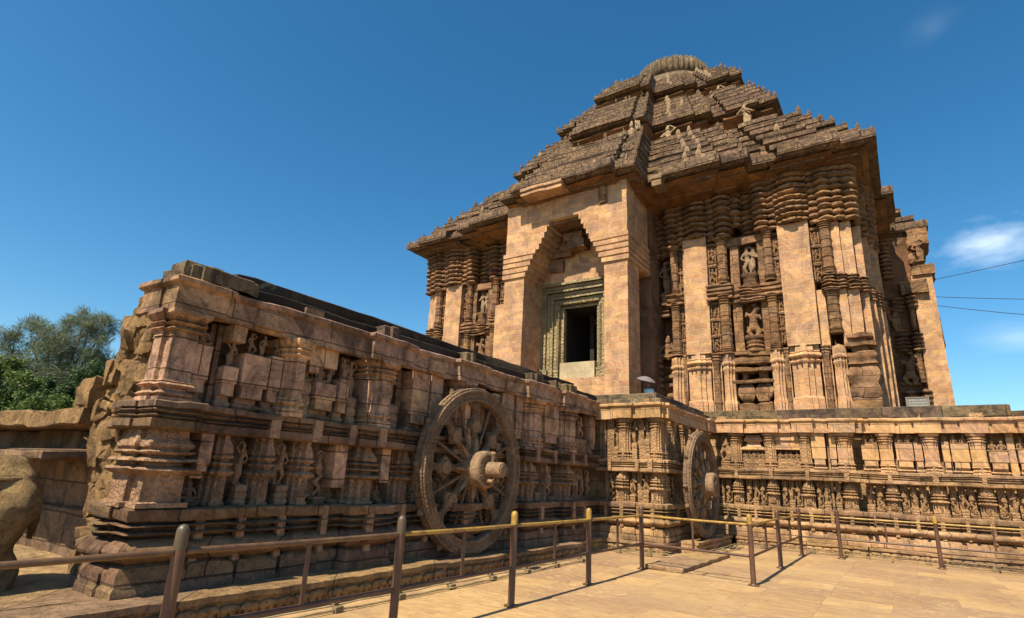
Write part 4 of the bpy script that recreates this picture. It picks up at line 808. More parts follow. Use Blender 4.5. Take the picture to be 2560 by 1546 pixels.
def pier_base(u0, u1, z0, z1, d):
    w = u1-u0; k = w*.08
    pts = [(u0, -.3), (u0, d*.7), (u0+.2*w, d*.7), (u0+.2*w, d*.86), (u0+.38*w, d*.86), (u0+.38*w, d), (u1-.38*w, d), (u1-.38*w, d*.86), (u1-.2*w, d*.86), (u1-.2*w, d*.7), (u1, d*.7), (u1, -.3)]
    h = z1-z0; Z = lambda t: z0+h*t
    m = MB(); m.sweep(FB(Y0), pts, [(k, Z(0)), (k, Z(.04))] + hump(Z(.05), Z(.11), k, 4) + [(0, Z(.12)), (0, Z(.36)), (-k*.6, Z(.37)), (-k*.6, Z(.76)), (k*.2, Z(.78)), (k*.4, Z(.80)), (-k*.6, Z(.815)), (-k*.6, Z(.835))] + hump(Z(.84), Z(.89), k*.7, 4) + [(-k*.3, Z(.90)), (k*.0, Z(.91)), (-k*.4, Z(1))], .3)
    return m.build('pier_base', M['brick'], tp, .018, 1.6)
def tcol(u, r, z0, z1, n):
    """carved half column with ring mouldings"""
    return WT.column(u, r, z0, z1, n, 'carved', 4)
def stripfig(u0, u1, z0, z1, d, k=3):
    m = MB(); m.box(FB(Y0), u0, u1, -.5, d-.1, z0, z1, .5); o = m.build('figure_strip', M['temple'], tp, .015, 2)
    h = (z1-z0)/k
    for i in range(k):
        b = MB(); z = z0+i*h; b.box(FB(Y0), u0, u0+.05, d-.12, d, z+.05, z+h-.05, .5); b.box(FB(Y0), u1-.05, u1, d-.12, d, z+.05, z+h-.05, .5); b.sweep(FB(Y0), [(u0-.01, d-.12), (u0-.01, d+.03), (u1+.01, d+.03), (u1+.01, d-.12)], [(0, z+h-.16), (.03, z+h-.1), (.03, z+h-.06), (-.03, z+h)], .5); b.build('niche_frame', M['temple'], o, .015, 2)
        WT.fig(random.choice(('stand', 'dance', 'stand2', 'dance2')), (u0+u1)/2, z+.08, h*.76, d-.04, 1.0, parent=o)
def courses(u0, u1, z0, z1, d, n, amp=.12, name='course_moulding', mat='temple'):
    pr = []; h = (z1-z0)/n
    for i in range(n): pr += [(-amp*.4, z0+i*h)] + [(amp*(.7+.3*random.random()), z0+i*h+h*.22), (amp, z0+i*h+h*.5), (amp*.6, z0+i*h+h*.74), (-amp*.4, z0+i*h+h*.84)]
    m = MB(); m.sweep(FB(Y0), [(u0, -.6), (u0, d), (u1, d), (u1, -.6)], pr, .2); return m.build(name, M[mat], tp, .04, 2.2, .03, (.5, .5, h), ang=50)
def wing(mx, seen=True):
    """one wing of the front: X(u) mirrors positions for the left one"""
    X = lambda a, b: (a, b) if not mx else (2*XC-b, 2*XC-a)
    x1 = lambda a: a if not mx else 2*XC-a
    pzs = (3.9, 7.25)
    # deep recess next to the porch: two figures one above the other, rough courses between
    courses(*X(-9.2, -8.35), 4.0, 7.0, -.25, 7, .16); courses(*X(-9.0, -8.3), 9.2, 10.0, .05, 4, .12); courses(*X(-9.05, -8.3), 12.3, 15.0, .0, 9, .14)
    tcol(x1(-9.15), .26, 7.0, 12.2, .25); WT.bulbs(*X(-9.45, -8.85), 12.2, 15.1, .45, 8); WT.bulbs(*X(-9.4, -8.9), 4.0, 7.0, .35, 8)
    WT.fig('stand', x1(-8.62), 10.35, 1.75, .1, 1.0); b = MB(); b.lathe(FB(Y0), (x1(-8.62), .0, 9.75), [(.30, 0), (.30, .1), (.24, .14), (.26, .3), (.24, .45), (.32, .52), (.32, .6)], 14); b.build('pedestal', M['temple'], tp, .02, 2)
    WT.fig('sit', x1(-8.6), 7.15, 1.25, .1, 1.1)
    # slim column and strip, first masonry pier
    tcol(x1(-8.06), .22, 7.2, 9.75, .35); tcol(x1(-8.06), .21, 10.1, 12.4, .35); stripfig(*X(-7.82, -7.6), 7.2, 9.6, .3, 3); stripfig(*X(-7.82, -7.6), 10.1, 12.5, .3, 2)
    courses(*X(-8.35, -7.6), 9.55, 10.2, .45, 3, .10)
    brick_pil(*X(-7.58, -6.48), 7.2, 12.75, .55); pier_base(*X(-7.62, -6.55), *pzs, .62)
    stripfig(*X(-6.44, -6.08), 7.3, 9.55, .45, 3); stripfig(*X(-6.44, -6.08), 10.3, 12.4, .45, 2)
    tcol(x1(-5.81), .25, 7.1, 9.75, .5); tcol(x1(-5.81), .24, 10.3, 12.5, .5); courses(*X(-6.45, -5.5), 9.55, 10.35, .62, 4, .10)
    # central niche of the wing
    b = MB(); b.box(FB(Y0), *X(-5.5, -5.12), -.5, .35, 7.15, 12.35, .5); b.box(FB(Y0), *X(-4.32, -4.06), -.5, .35, 7.15, 12.35, .5); b.build('niche_jamb', M['temple'], tp, .025, 1.6, .015, (.6, .6, .6))
    b = MB(); b.box(FB(Y0), *X(-5.6, -4.0), -.5, .40, 12.1, 12.5, .3); b.box(FB(Y0), *X(-5.12, -4.32), -.5, -.15, 7.1, 12.3, .4); b.build('niche_back', M['temple'], tp, .03, 1.6, .02, (.6, .6, .4))
    courses(*X(-5.5, -5.05), 9.35, 10.05, .38, 3, .12); courses(*X(-5.08, -4.2), 9.3, 10.1, .5, 6, .09)
    b = MB(); b.lathe(FB(Y0), (x1(-4.72), .15, 7.15), [(.40, 0), (.40, .1), (.33, .14), (.40, .24), (.33, .32), (.38, .42), (.34, .5), (.42, .6), (.42, .68)], 14); b.build('pedestal', M['temple'], tp, .02, 2); b = MB(); b.lathe(FB(Y0), (x1(-4.72), .15, 10.12), [(.36, 0), (.36, .1), (.30, .12), (.33, .4), (.40, .48), (.40, .56)], 14); b.build('pedestal', M['temple'], tp, .02, 2)
    WT.fig('vyala', x1(-4.74), 7.8, 1.55, .2, .95, 'temple'); WT.fig('dance', x1(-4.86), 10.66, 1.45, .15, .95, 'acro'); WT.fig('stand2', x1(-4.55), 10.66, 1.45, .12, .9, 'acro')
    tcol(x1(-3.86), .22, 7.1, 9.6, .45); tcol(x1(-3.86), .21, 10.2, 12.5, .45); stripfig(*X(-3.64, -3.38), 7.4, 9.5, .42, 3); stripfig(*X(-3.64, -3.38), 10.1, 12.4, .42, 2); courses(*X(-4.15, -3.4), 9.5, 10.15, .55, 3, .10)
    # big second pier
    brick_pil(*X(-3.40, -2.20), 7.2, 12.55, .72); pier_base(*X(-3.38, -2.28), *pzs, .80)
    stripfig(*X(-2.17, -1.86), 9.9, 12.3, .5, 3); brick_pil(*X(-2.17, -1.87), 7.0, 9.5, .5)
    tcol(x1(-1.62), .23, 7.6, 9.4, .6); tcol(x1(-1.62), .23, 10.1, 12.4, .6)
    brick_pil(*X(-1.40, -1.10), 7.1, 12.35, .55); brick_pil(*X(-1.08, -.68), 7.0, 12.3, .45); brick_pil(*X(-.66, -.38), 6.8, 12.2, .0)
    WT.bulbs(*X(-1.88, -1.42), 9.4, 10.15, .75, 4); WT.bulbs(*X(-1.40, -1.05), 9.4, 10.1, .68, 4); WT.bulbs(*X(-1.05, -.64), 9.35, 10.05, .56, 4); WT.bulbs(*X(-.66, -.34), 9.3, 10.0, .12, 4)
    # lower mouldings between the piers
    pier_base(*X(-8.33, -7.78), 3.9, 7.1, .6); pier_base(*X(-6.05, -5.55), 3.9, 7.1, .75); pier_base(*X(-4.12, -3.62), 3.9, 7.1, .72); pier_base(*X(-1.85, -1.35), 3.9, 7.1, .85)
    for a, b_ in ((-7.75, -7.62), (-6.5, -6.1), (-3.6, -3.4), (-2.25, -1.9)): brick_pil(*X(a, b_), 3.9, 7.2, .5); tcol(x1((a+b_)/2), min(.17, (b_-a)*.42), 4.0, 7.15, .52)
    for a, b_ in ((-5.5, -4.85), (-4.85, -4.15)):
        q = MB(); d = .45; q.sweep(FB(Y0), [(x, n) for x, n in ((X(a, b_)[0], -.5), (X(a, b_)[0], d), (X(a, b_)[1], d), (X(a, b_)[1], -.5))], [(.05, 3.9), (.05, 4.2), (0, 4.25), (0, 4.95), (-.1, 5.0), (-.2, 5.05)] + hump(5.1, 5.75, .12, 5, -.12) + [(-.15, 5.8), (.1, 5.86), (.12, 5.98), (-.25, 6.05), (-.25, 6.2), (.05, 6.28), (.08, 6.42), (-.25, 6.5), (-.25, 6.55), (.05, 6.62), (.06, 6.85), (-.12, 6.9), (-.12, 6.95), (.02, 7.0), (.02, 7.15)], .22); q.build('course_moulding', M['temple'], tp, .04, 1.8, .05, (.7, .7, .35))
    q = MB(); q.sweep(FB(Y0), [(X(-1.32, -.42)[0], -.5), (X(-1.32, -.42)[0], .75), (X(-1.32, -.42)[1], .75), (X(-1.32, -.42)[1], -.5)], [(.0, 3.9), (.0, 5.0), (-.06, 5.05)] + hump(5.06, 5.55, .06, 4) + hump(5.57, 6.15, .10, 4) + [(-.05, 6.2), (.06, 6.28), (.0, 6.36)] + hump(6.4, 6.75, .05, 4) + [(-.2, 6.8), (-.2, 6.95), (.08, 7.02), (.1, 7.12), (-.2, 7.2), (-.2, 7.3), (.0, 7.36), (.0, 7.5)], .22); q.build('course_moulding', M['temple'], tp, .04, 1.8, .04, (.5, .5, .45))
    # capital stacks under the eaves
    for a, b_, z0, d, n in ((-8.35, -7.83, 12.4, .62, 8), (-7.83, -7.5, 12.5, .55, 8), (-7.45, -6.35, 12.75, .72, 7), (-6.38, -6.02, 12.45, .65, 8), (-5.98, -5.4, 12.5, .8, 8), (-5.38, -4.95, 13.0, .45, 6), (-4.9, -4.3, 12.6, .2, 8), (-4.28, -3.75, 12.5, .75, 8), (-3.72, -3.35, 12.45, .68, 8), (-3.38, -2.12, 12.55, .92, 8), (-2.1, -1.75, 12.35, .72, 8), (-1.72, -1.28, 12.4, .85, 8), (-1.24, -.86, 12.35, .75, 8), (-.84, -.40, 12.3, .62, 8)):
        WT.bulbs(*X(a, b_), z0, 15.15, d, n, .12)
    # corner strips going back along the side
    for (xa, y, d) in ((-.42, 26.5, .35), (-.2, 27.4, .35), (-.02, 28.4, .4), (.12, 29.25, .35)):
        a, b_ = X(xa-.5, xa)
        q = MB(); q.box(FB(y), a, b_, -.9, d, 3.9, 12.2, .6); q.build('masonry_pier', M['brick'], tp, .02, 1.2, .01, (.62, .62, .285))
        old = WT.F; WT.F = FB(y); WT.bulbs(a, b_, 12.2, 15.1, d+.15, 9, .1); WT.bulbs(a, b_, 9.3, 10.0, d+.1, 4); WT.F = old
wing(False); wing(True)
# side bay standing out on the right, half in the shade
FS = FB(34.7); WX = Wall(FS, tp, 0, TMP, .02)
m = MB(); m.sweep(FS, [(1.45, -1), (1.45, .0), (2.34, .0), (2.34, -9)], [(.02, 3.9), (0, 12.6)], .5); m.build('masonry_pier', M['brick'], tp, .012, 1.2, .008, (.62, .62, .285))
m = MB(); m.sweep(FS, [(.1, -1), (.1, -.25), (1.5, -.25)], [(0, 3.9), (0, 15.2)], .5); m.build('wall', M['temple'], tp, .06, 1, .05, (.6, .6, .5))
WX.bulbs(.2, .62, 12.6, 15.0, .1, 8); WX.bulbs(1.5, 1.75, 12.4, 15.0, -.05, 3); WX.fig('stand', 1.9, 13.3, 1.3, .12, 1.1)
m = MB(); m.box(FS, 1.5, 2.5, -2, .10, 12.62, 13.1, .3); m.build('ledge', M['temple'], tp, .05, 1.8, .04, (.6, .6, .4)); m = MB(); m.box(FS, .95, 2.1, -.5, .28, 11.6, 12.3, .3); m.build('ledge', M['temple'], tp, .05, 1.8, .04, (.6, .6, .4)); m = MB(); m.box(FS, 1.55, 2.45, -2, .05, 14.3, 15.2, .3); m.build('ledge', M['temple'], tp, .05, 1.8, .04, (.6, .6, .4))
WX.fig('stand2', .62, 9.7, 1.9, -.1, 1.0); WX.fig('vyala', .72, 6.9, 1.8, -.1, 1.0)
for z0, z1, n in ((8.6, 9.6, 4), (5.2, 6.7, 5), (10.9, 11.6, 3)): 
    for a, b, d in ((.35, 1.0, .0), (1.1, 1.5, .15)): 
        old = WT.F; WT.F = FS; WT.bulbs(a, b, z0, z1, d, n); WT.F = old
WX.column(1.25, .13, 7.0, 8.6, .0); WX.column(1.25, .13, 9.7, 11.0, .0)
m = MB(); m.box(FB(40), 2.2, 2.75, -1, 0, 9.9, 11.6, .3); m.build('ledge', M['temple'], tp, .08, 1.5)

# ---- porch with the doorway
PY = 22.0; FP = FB(PY)
pc = [(-15.6, .0)]
def porch_piece(u0, u1, z0, z1, d=0.0, back=-2.6, name='masonry_pier'):
    m = MB(); m.box(FP, u0, u1, back, d, z0, z1, .45); return m.build(name, M['brick'], tp, .008, 1.2, .006, (.62, .62, .285))
porch_piece(-16.35, -15.62, 3.9, 9.9, -.35); porch_piece(-15.6, -14.45, 3.9, 10.95, 0); porch_piece(-10.17, -9.06, 3.9, 10.95, 0, -1.3); porch_piece(-14.44, -10.18, 3.9, 6.02, -.9, -2.6)
step = .28; zz = 10.95; k = 0
while zz < 13.58:
    inl = .10+.137*k; pj = .09 if k < 5 else 0.0
    for s_, a, b in ((0, -15.6, -14.45+inl), (1, -10.17-inl, -9.06)):
        m = MB(); pts = [(a-pj*(1 if s_ == 0 else 0), -2.55), (a-pj*(1 if s_ == 0 else 0), pj), (b+(pj if s_ else 0), pj), (b+(pj if s_ else 0), -2.55)]
        m.sweep(FP, pts, [(-.09 if k < 5 else 0, zz), (-.08 if k < 5 else 0, zz+.05), (0, zz+.07), (0, zz+step-.004)], .4, True, True, True); m.build('corbel_course', M['brick'], tp, .010, 1.6, .008, (.62, .62, .285))
    zz += step; k += 1
TOPZ = zz
porch_piece(-15.6, -9.06, TOPZ, 15.05, 0, -2.55, 'porch_gable')
m = MB(); m.box(FP, -13.2, -11.7, -2.5, -.25, TOPZ-.16, TOPZ-.004, .3); m.build('lintel_slab', M['temple'], tp, .01, 2)
m = MB(); m.box(FP, -10.45, -10.0, -.02, .04, 13.95, 14.95, .2); m.box(FP, -10.36, -10.09, .03, .09, 14.0, 14.9, .2); m.build('carved_panel', M['temple'], tp, .012, 3)
m = MB(); m.box(FB(23.65), -14.9, -10.0, -.9, .0, 10.95, 14.6, .4); m.build('tympanum_wall', M['brick'], tp, .03, 1.2, .03, (.62, .62, .285))
m = MB()
for (a, b, z0, z1, d) in ((-12.9, -11.9, 13.0, 13.4, .55), (-12.6, -11.7, 12.5, 12.95, .75), (-13.6, -12.6, 12.3, 12.7, .25), (-13.9, -13.1, 11.6, 12.2, .18)): m.box(FB(23.65), a, b, -.1, d, z0, z1, .2)
m.build('tympanum_block', M['temple'], tp, .05, 2)
# door frame: nested carved bands
dr = thing('d', None, None); bpy.data.objects.remove(dr)
fr = bpy.data.objects.new('doorway', None); COL.objects.link(fr); fr.parent = tp
xl, xr, zt, zb = -13.42, -11.60, 9.83, 6.02
for i in range(8):
    wd = .155; o = i*wd; a0, a1 = xl-o-wd, xl-o; b0, b1 = xr+o, xr+o+wd; z0, z1 = zt+o, zt+o+wd; d = -.62+.085*i + (.05 if i % 2 else 0)
    m = MB()
    for (u0, u1, q0, q1) in ((a0, a1-.003, zb, z0-.003), (b0+.003, b1, zb, z0-.003), (a0, b1, z0, z1)):
        m.sweep(FB(23.65), [(u0, -.9), (u0, d), (u1, d), (u1, -.9)], [(-.012, q0), (0, q0+.012), (0, q1-.012), (-.012, q1)], .3)
    o_ = m.build('door_frame_band', M['chlorite'] if i % 3 else M['thresh'], fr, .006, 2)
    if i % 3 == 0: o_.data.materials[0] = M['chlorite']
m = MB()
for i in range(14):   # rope moulding on the inner band
    pass
for x in (xl-.235, xr+.235):
    m = MB()
    for j in range(52): m.tube([(x-.06, 23.65+.42, 6.7+j*.06), (x+.06, 23.65+.42, 6.76+j*.06)], .03, 5)
    m.build('rope_moulding', M['chlorite'], fr, .004, 4)
m = MB()
for j in range(36): m.tube([(xl-.2+j*.062, 23.65+.42, zt+.20), (xl-.14+j*.062, 23.65+.42, zt+.29)], .03, 5)
m.build('rope_moulding', M['chlorite'], fr, .004, 4)
for sx in (0, 1):
    for j in range(4):
        u = (xl-.24-j*.25) if not sx else (xr+.24+j*.25); m = MB(); m.sweep(FB(23.65), [(u-.11, -.5), (u-.11, -.28+.13*j), (u+.11, -.28+.13*j), (u+.11, -.5)], hump(6.02, 6.2, .02, 3) + hump(6.22, 6.38, .03, 3) + hump(6.4, 6.5, .02, 3) + hump(6.52, 6.68, .03, 3), .3); m.build('frame_foot', M['chlorite'], fr, .01, 3)
m = MB(); m.box(FB(23.65), xl-.02, xr+.02, -.9, -.30, 6.02, 7.0, .3, .01); m.build('threshold', M['thresh'], fr, .004, 2)
# dark hall behind the doorway
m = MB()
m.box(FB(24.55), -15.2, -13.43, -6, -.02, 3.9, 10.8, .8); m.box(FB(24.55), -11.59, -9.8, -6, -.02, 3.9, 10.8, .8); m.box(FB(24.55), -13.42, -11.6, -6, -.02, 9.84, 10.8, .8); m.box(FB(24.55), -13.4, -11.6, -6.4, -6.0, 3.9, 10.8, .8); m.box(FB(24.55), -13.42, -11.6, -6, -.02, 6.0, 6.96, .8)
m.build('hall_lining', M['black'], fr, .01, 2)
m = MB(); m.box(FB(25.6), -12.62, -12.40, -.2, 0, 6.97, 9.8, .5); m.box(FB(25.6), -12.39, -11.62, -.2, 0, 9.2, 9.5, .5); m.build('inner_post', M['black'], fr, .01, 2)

# ---- roof
def scaled_rows(m, rows, seg=.3, rough=False):
    """rows of (scale, z): the roof plan at each scale, joined row to row"""
    base = eave_plan(1.0); ks = []
    for i in range(len(base)-1): ks.append(max(1, int(math.hypot(base[i+1][0]-base[i][0], base[i+1][1]-base[i][1])*rows[0][0]/seg)))
    out = []
    sd = random.uniform(0, 100)
    for t, z in rows:
        p = eave_plan(t); r = []; ii = 0
        for i, k in enumerate(ks):
            for j in range(k):
                f = j/k; x, y = p[i][0]+(p[i+1][0]-p[i][0])*f, -(p[i][1]+(p[i+1][1]-p[i][1])*f); ii += 1
                if rough:
                    cv = noise.cell(Vector((ii*seg/1.05+sd, sd, .5))); q = 1 - .006*max(0, noise.noise(Vector((ii*seg*.55, sd, 0)))) - (.020 if cv > .95 else .003 if cv > .75 else 0); x, y = XC+(x-XC)*q, YC+(y-YC)*q
                r.append((x, y, z + (.05*noise.noise(Vector((ii*seg*.4, sd, 3))) if rough else 0)))
        r.append((p[-1][0], -p[-1][1], z)); out.append(r)
    m.rows(out)
def roof_tier(name, t0, z0, t1, z1, n, wall_t, wall_z0, first=False):
    w_ = MB(); scaled_rows(w_, [(wall_t, wall_z0), (wall_t, (wall_z0+z0)/2), (wall_t, z0+.3), (wall_t-.1, z0+.4)], .5)
    root = w_.build(name, M['eave'], tp, .08, .9, .04, (1, 1, .5))
    for i in range(n):
        f = i/max(1, n-1); t = t0+(t1-t0)*f; z = z0+(z1-z0)*f; hs_ = .36 if first and i == 0 else .17
        T = lambda o: t+o/13.0
        m = MB(); R_ = [(T(-1.5), z-.52), (T(-.60), z-.44), (T(-.55), z-.22), (T(-.16), z-.19), (T(-.14), z-.13), (T(0), z-.11), (T(0), z+hs_*.2), (T(0), z+hs_*.72), (T(-.05), z+hs_*.86), (T(-.7), z+hs_*1.1), (T(-1.5), z+hs_*1.3)]
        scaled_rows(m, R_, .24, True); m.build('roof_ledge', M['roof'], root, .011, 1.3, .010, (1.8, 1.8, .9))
        if i == 0:
            q = MB(); scaled_rows(q, [(wall_t+.004, z-.95), (wall_t+(t-wall_t)*.35, z-.72), (wall_t+(t-wall_t)*.7, z-.48), (T(-.35), z-.30)], .3); q.build('soffit', M['eave'], root, .05, 1.2, .03, (1.4, 1.4, .6))
    return root
tiers = [roof_tier('roof_tier', 1.0, 15.33, .785, 19.0, 7, .80, 14.9, True), roof_tier('roof_tier', .70, 21.0, .59, 23.3, 6, .635, 18.8), roof_tier('roof_tier', .55, 24.75, .42, 26.85, 6, .495, 23.1)]
for q_ in ([(.90, 14.6), (.90, 15.2), (.71, 18.95), (.3, 19.1)], [(.60, 18.8), (.60, 21.0), (.50, 23.3), (.2, 23.5)], [(.47, 23.0), (.47, 24.6), (.35, 27.0), (.1, 27.3)]):
    m = MB(); scaled_rows(m, q_, .8); m.build('roof_core', M['eave'], tp, .03, 1)
# acroteria: little upright leaves and beasts on the ledges
acm = MB(); acm.sweep(FB(0), [(-.15, -.10), (-.15, .07), (.15, .07), (.15, -.10)], [(0, -.25), (.01, .08), (-.01, .22), (-.045, .36), (-.078, .50)], .2, True, True, False); acm.sweep(FB(0), [(-.07, .05), (-.07, .12), (.07, .12), (.07, .05)], [(0, .02), (.01, .16), (-.02, .27)], .2)
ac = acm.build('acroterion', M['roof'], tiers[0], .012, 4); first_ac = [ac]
acp = ac.data.copy(); acp.materials[0] = M['acro']
def put_ac(t, z, u, root, pale=False, sc=1.0, side=None):
    pl = eave_plan(t); x = XC+u*t*LS(u, t); a = abs(u)
    b = 20.5 if a < 2.75 else 20.1 if a < 3.68 else 18.6 if a < 7 else 18.3 if a < 8.1 else 17.85 if 9.2 < a < 11.5 else 17.5
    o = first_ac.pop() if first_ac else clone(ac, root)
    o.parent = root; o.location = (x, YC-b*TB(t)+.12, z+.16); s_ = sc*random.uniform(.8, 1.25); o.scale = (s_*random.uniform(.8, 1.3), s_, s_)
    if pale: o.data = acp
rr = random.Random(11)
for ti, (t0, z0, t1, z1, n) in enumerate(((1.0, 15.33, .785, 19.0, 7), (.70, 21.0, .59, 23.3, 6), (.55, 24.75, .42, 26.85, 6))):
    for i in range(n):
        f = i/(n-1); t = t0+(t1-t0)*f; z = z0+(z1-z0)*f
        for u in (-12.6, -8.0, 3.6, 8.0): put_ac(t, z, u, tiers[ti], False, .55)
        for j in range(2):
            u = rr.choice((rr.uniform(-12, -4), rr.uniform(-3.2, 3.2), rr.uniform(-3.2, 3.2), rr.uniform(4.2, 12))); put_ac(t, z, u, tiers[ti], rr.random() < .3, .62)
    cu = {0: (5.6, 6.3), 1: (5.0, 9.0), 2: (5.4, 9.6)}[ti]
    for u in cu:
        for i in range(n):
            f = i/(n-1); t = t0+(t1-t0)*f; z = z0+(z1-z0)*f; put_ac(t, z, u+rr.uniform(-.12, .12), tiers[ti], True, .62)
# horn tips down the right edge
for ti, (t0, z0, t1, z1, n) in enumerate(((1.0, 15.33, .785, 19.0, 7), (.70, 21.0, .59, 23.3, 6), (.55, 24.75, .42, 26.85, 6))):
    for i in range(n):
        f = i/(n-1); t = t0+(t1-t0)*f; z = z0+(z1-z0)*f
        for px, py in ((12.72, 17.3), (12.72, 12.2), (13.2, 11.6), (13.2, 7.1)):
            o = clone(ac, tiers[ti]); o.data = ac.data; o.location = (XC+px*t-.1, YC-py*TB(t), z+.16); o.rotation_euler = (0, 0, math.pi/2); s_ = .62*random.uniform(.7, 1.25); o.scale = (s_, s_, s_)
# bell and ribbed crown
BX, BY = -11.9, 38.8; BF = lambda l: [(r*.942, 1.45+(z-1.6)*.942) for r, z in l]
m = MB(); m.lathe(FW, (BX, -BY, 0), BF([(5.6, 27.0), (5.6, 28.6), (5.5, 29.8), (5.2, 30.9), (4.65, 31.9), (3.95, 32.75), (3.35, 33.25), (3.05, 33.45), (2.85, 33.6), (2.6, 33.75)]), 64); bell = m.build('roof_bell', M['roof_top'], tp, .06, .8, .05, (1.2, 1.2, .6), ang=50)
m = MB(); rows = []
for r, h in BF(((2.3, 33.6), (2.7, 33.65), (2.98, 33.9), (3.1, 34.35), (3.05, 34.8), (2.8, 35.2), (2.3, 35.5), (1.5, 35.7), (.6, 35.78), (.02, 35.8))):
    rows.append([(BX+r*(1+.028*math.cos(44*a)*(1 if r > 1.5 else 0))*math.cos(a), BY-r*(1+.028*math.cos(44*a)*(1 if r > 1.5 else 0))*math.sin(a), h) for a in [-2*math.pi*j/352 for j in range(352)]])
m.rows(rows, True); crown = m.build('roof_crown', M['roof_top'], tp, .05, 1.2, .03, (.8, .8, .6), ang=60)
m = MB(); rg = random.Random(4)
for i in range(900):
    a = rg.uniform(0, 2*math.pi); r = rg.choice((rg.uniform(2.2, 3.3), rg.uniform(0, 3.2))); r = min(r, 2.85); z = 32.75+.93*math.sqrt(max(0, 1-(r/2.9)**2)); x, y = BX+r*math.cos(a), BY-r*math.sin(a); h = rg.uniform(.06, .18); b = rg.uniform(-.1, .1); q = rg.uniform(0, 3.1); cx, cy = .03*math.cos(q), .03*math.sin(q)
    m.v += [(x-cx, y-cy, z), (x+cx, y+cy, z), (x+b, y+b, z+h)]; n = len(m.v); m.f.append((n-3, n-2, n-1))
o = m.build('grass_tufts', M['drygrass'], crown, ang=0); o['kind'] = 'stuff'
m = MB(); rg = random.Random(9)
for t0, z0, t1, z1, n in ((.70, 21.0, .59, 23.3, 6), (.55, 24.75, .42, 26.85, 6), (1.0, 15.33, .785, 19.0, 7)):
    for i in range(n*26):
        f = rg.randint(0, n-1)/(n-1); t = t0+(t1-t0)*f; z = z0+(z1-z0)*f+.3; u = rg.choice((rg.uniform(-12.7, -3.7), rg.uniform(-3.6, 3.6))); b_ = 20.45 if abs(u) < 3.68 else 18.45 if abs(u) < 8.1 else 17.5
        x, y = XC+u*t*LS(u, t), YC-b_*TB(t)+rg.uniform(.1, .6); h = rg.uniform(.1, .28); b = rg.uniform(-.1, .1)
        m.v += [(x-.03, y, z), (x+.03, y, z), (x+b, y+b, z+h)]; k = len(m.v); m.f.append((k-3, k-2, k-1))
o = m.build('grass_tufts', M['drygrass'], tiers[1], ang=0); o['kind'] = 'stuff'
# fallen-out, repaired lengths of the porch eave
m = MB(); m.box(FB(21.0), -14.2, -11.9, -.8, .0, 14.86, 15.06, .3, .02); m.box(FB(20.95), -14.2, -11.9, -1.2, .03, 15.07, 15.24, .3, .02); m.build('repair_slab', M['brick'], tp, .01, 2, .02, (.8, .8, .3))
m = MB(); m.box(FB(22.9), -8.2, -7.75, -.8, .0, 14.75, 15.05, .3, .02); m.box(FB(22.9), -8.25, -7.7, -.8, .04, 15.07, 15.3, .3, .02); m.build('repair_slab', M['acro'], tp, .01, 2)
# ribbed half discs resting on the porch roof
for (t, z, w_) in ((.80, 18.55, 1.7),):
    m = MB(); rows = []
    for k in range(13):
        a = math.pi*k/12; rows.append([(XC-.3+w_*math.cos(a)*(1-.06*q), YC-20.45*TB(t)+.9-.22*q, z+.42*w_*math.sin(a)*(1-.08*q)) for q in range(4)])
    m.rows(rows); m.build('roof_shell', M['roof_top'], tp, .06, 1.5)

# ---- free-standing statues on the terraces of the roof
def statue(pose, loc, h, label, ws=1.0, rz=0.0, y=None):
    k = y/loc[1]; loc = (loc[0]*k, y, EYE+(loc[2]-EYE)*k)
    o = bpy.data.objects.new('stone_statue', fig_mesh(pose, 'statue')); COL.objects.link(o); o.location = loc; o.rotation_euler = (0, 0, rz); o.scale = (h*ws, h*.9, h)
    return tag(o, label, 'statue', 'statues on the roof terraces')
statue('flute', (-4.85, 28.3, 19.85), 1.5, 'pale statue of a flute player standing on the right of the lowest roof terrace', 1.1, y=27.5)
statue('bend', (-8.85, 27.6, 19.95), 1.05, 'pale statue with an arm arched over its head, left of the flute player', 1.2, y=26.55)
statue('sit_arms', (-10.35, 26.0, 19.5), 1.35, 'pale many armed seated statue above the corner of the porch roof', .85, y=25.0)
statue('bend', (-6.9, 31.8, 24.75), .95, 'small pale statue with raised arm high on the upper right roof terrace', 1.1, y=29.75)
statue('sit', (-9.95, 31.2, 24.55), 1.0, 'grey seated statue in the shade of the upper roof terrace, near the middle', 1.1, y=29.05)
statue('vyala', (-12.6, 33.9, 29.0), 1.25, 'pale lion statue crouching against the bell under the crown', 1.2, y=30.4)

# lightning rod with its stays
lr = thing('lightning_rod', 'thin metal rod with two slanting stay wires on top of the roof crown', 'lightning rod')
m = MB(); m.tube([(-11.75, 38.4, 33.4), (-11.75, 38.4, 34.8)], .022, 6); m.build('rod', M['cable'], lr)
for q in ((-13.5, 38.0, 33.75), (-10.7, 38.0, 33.7)):
    m = MB(); m.tube([(-11.75, 38.4, 34.4), q], .014, 5); m.build('stay_wire', M['cable'], lr)
m = MB(); m.tube([(-13.5, 38.0, 33.2), (-13.5, 38.0, 34.0)], .02, 6); m.build('stay_post', M['cable'], lr)

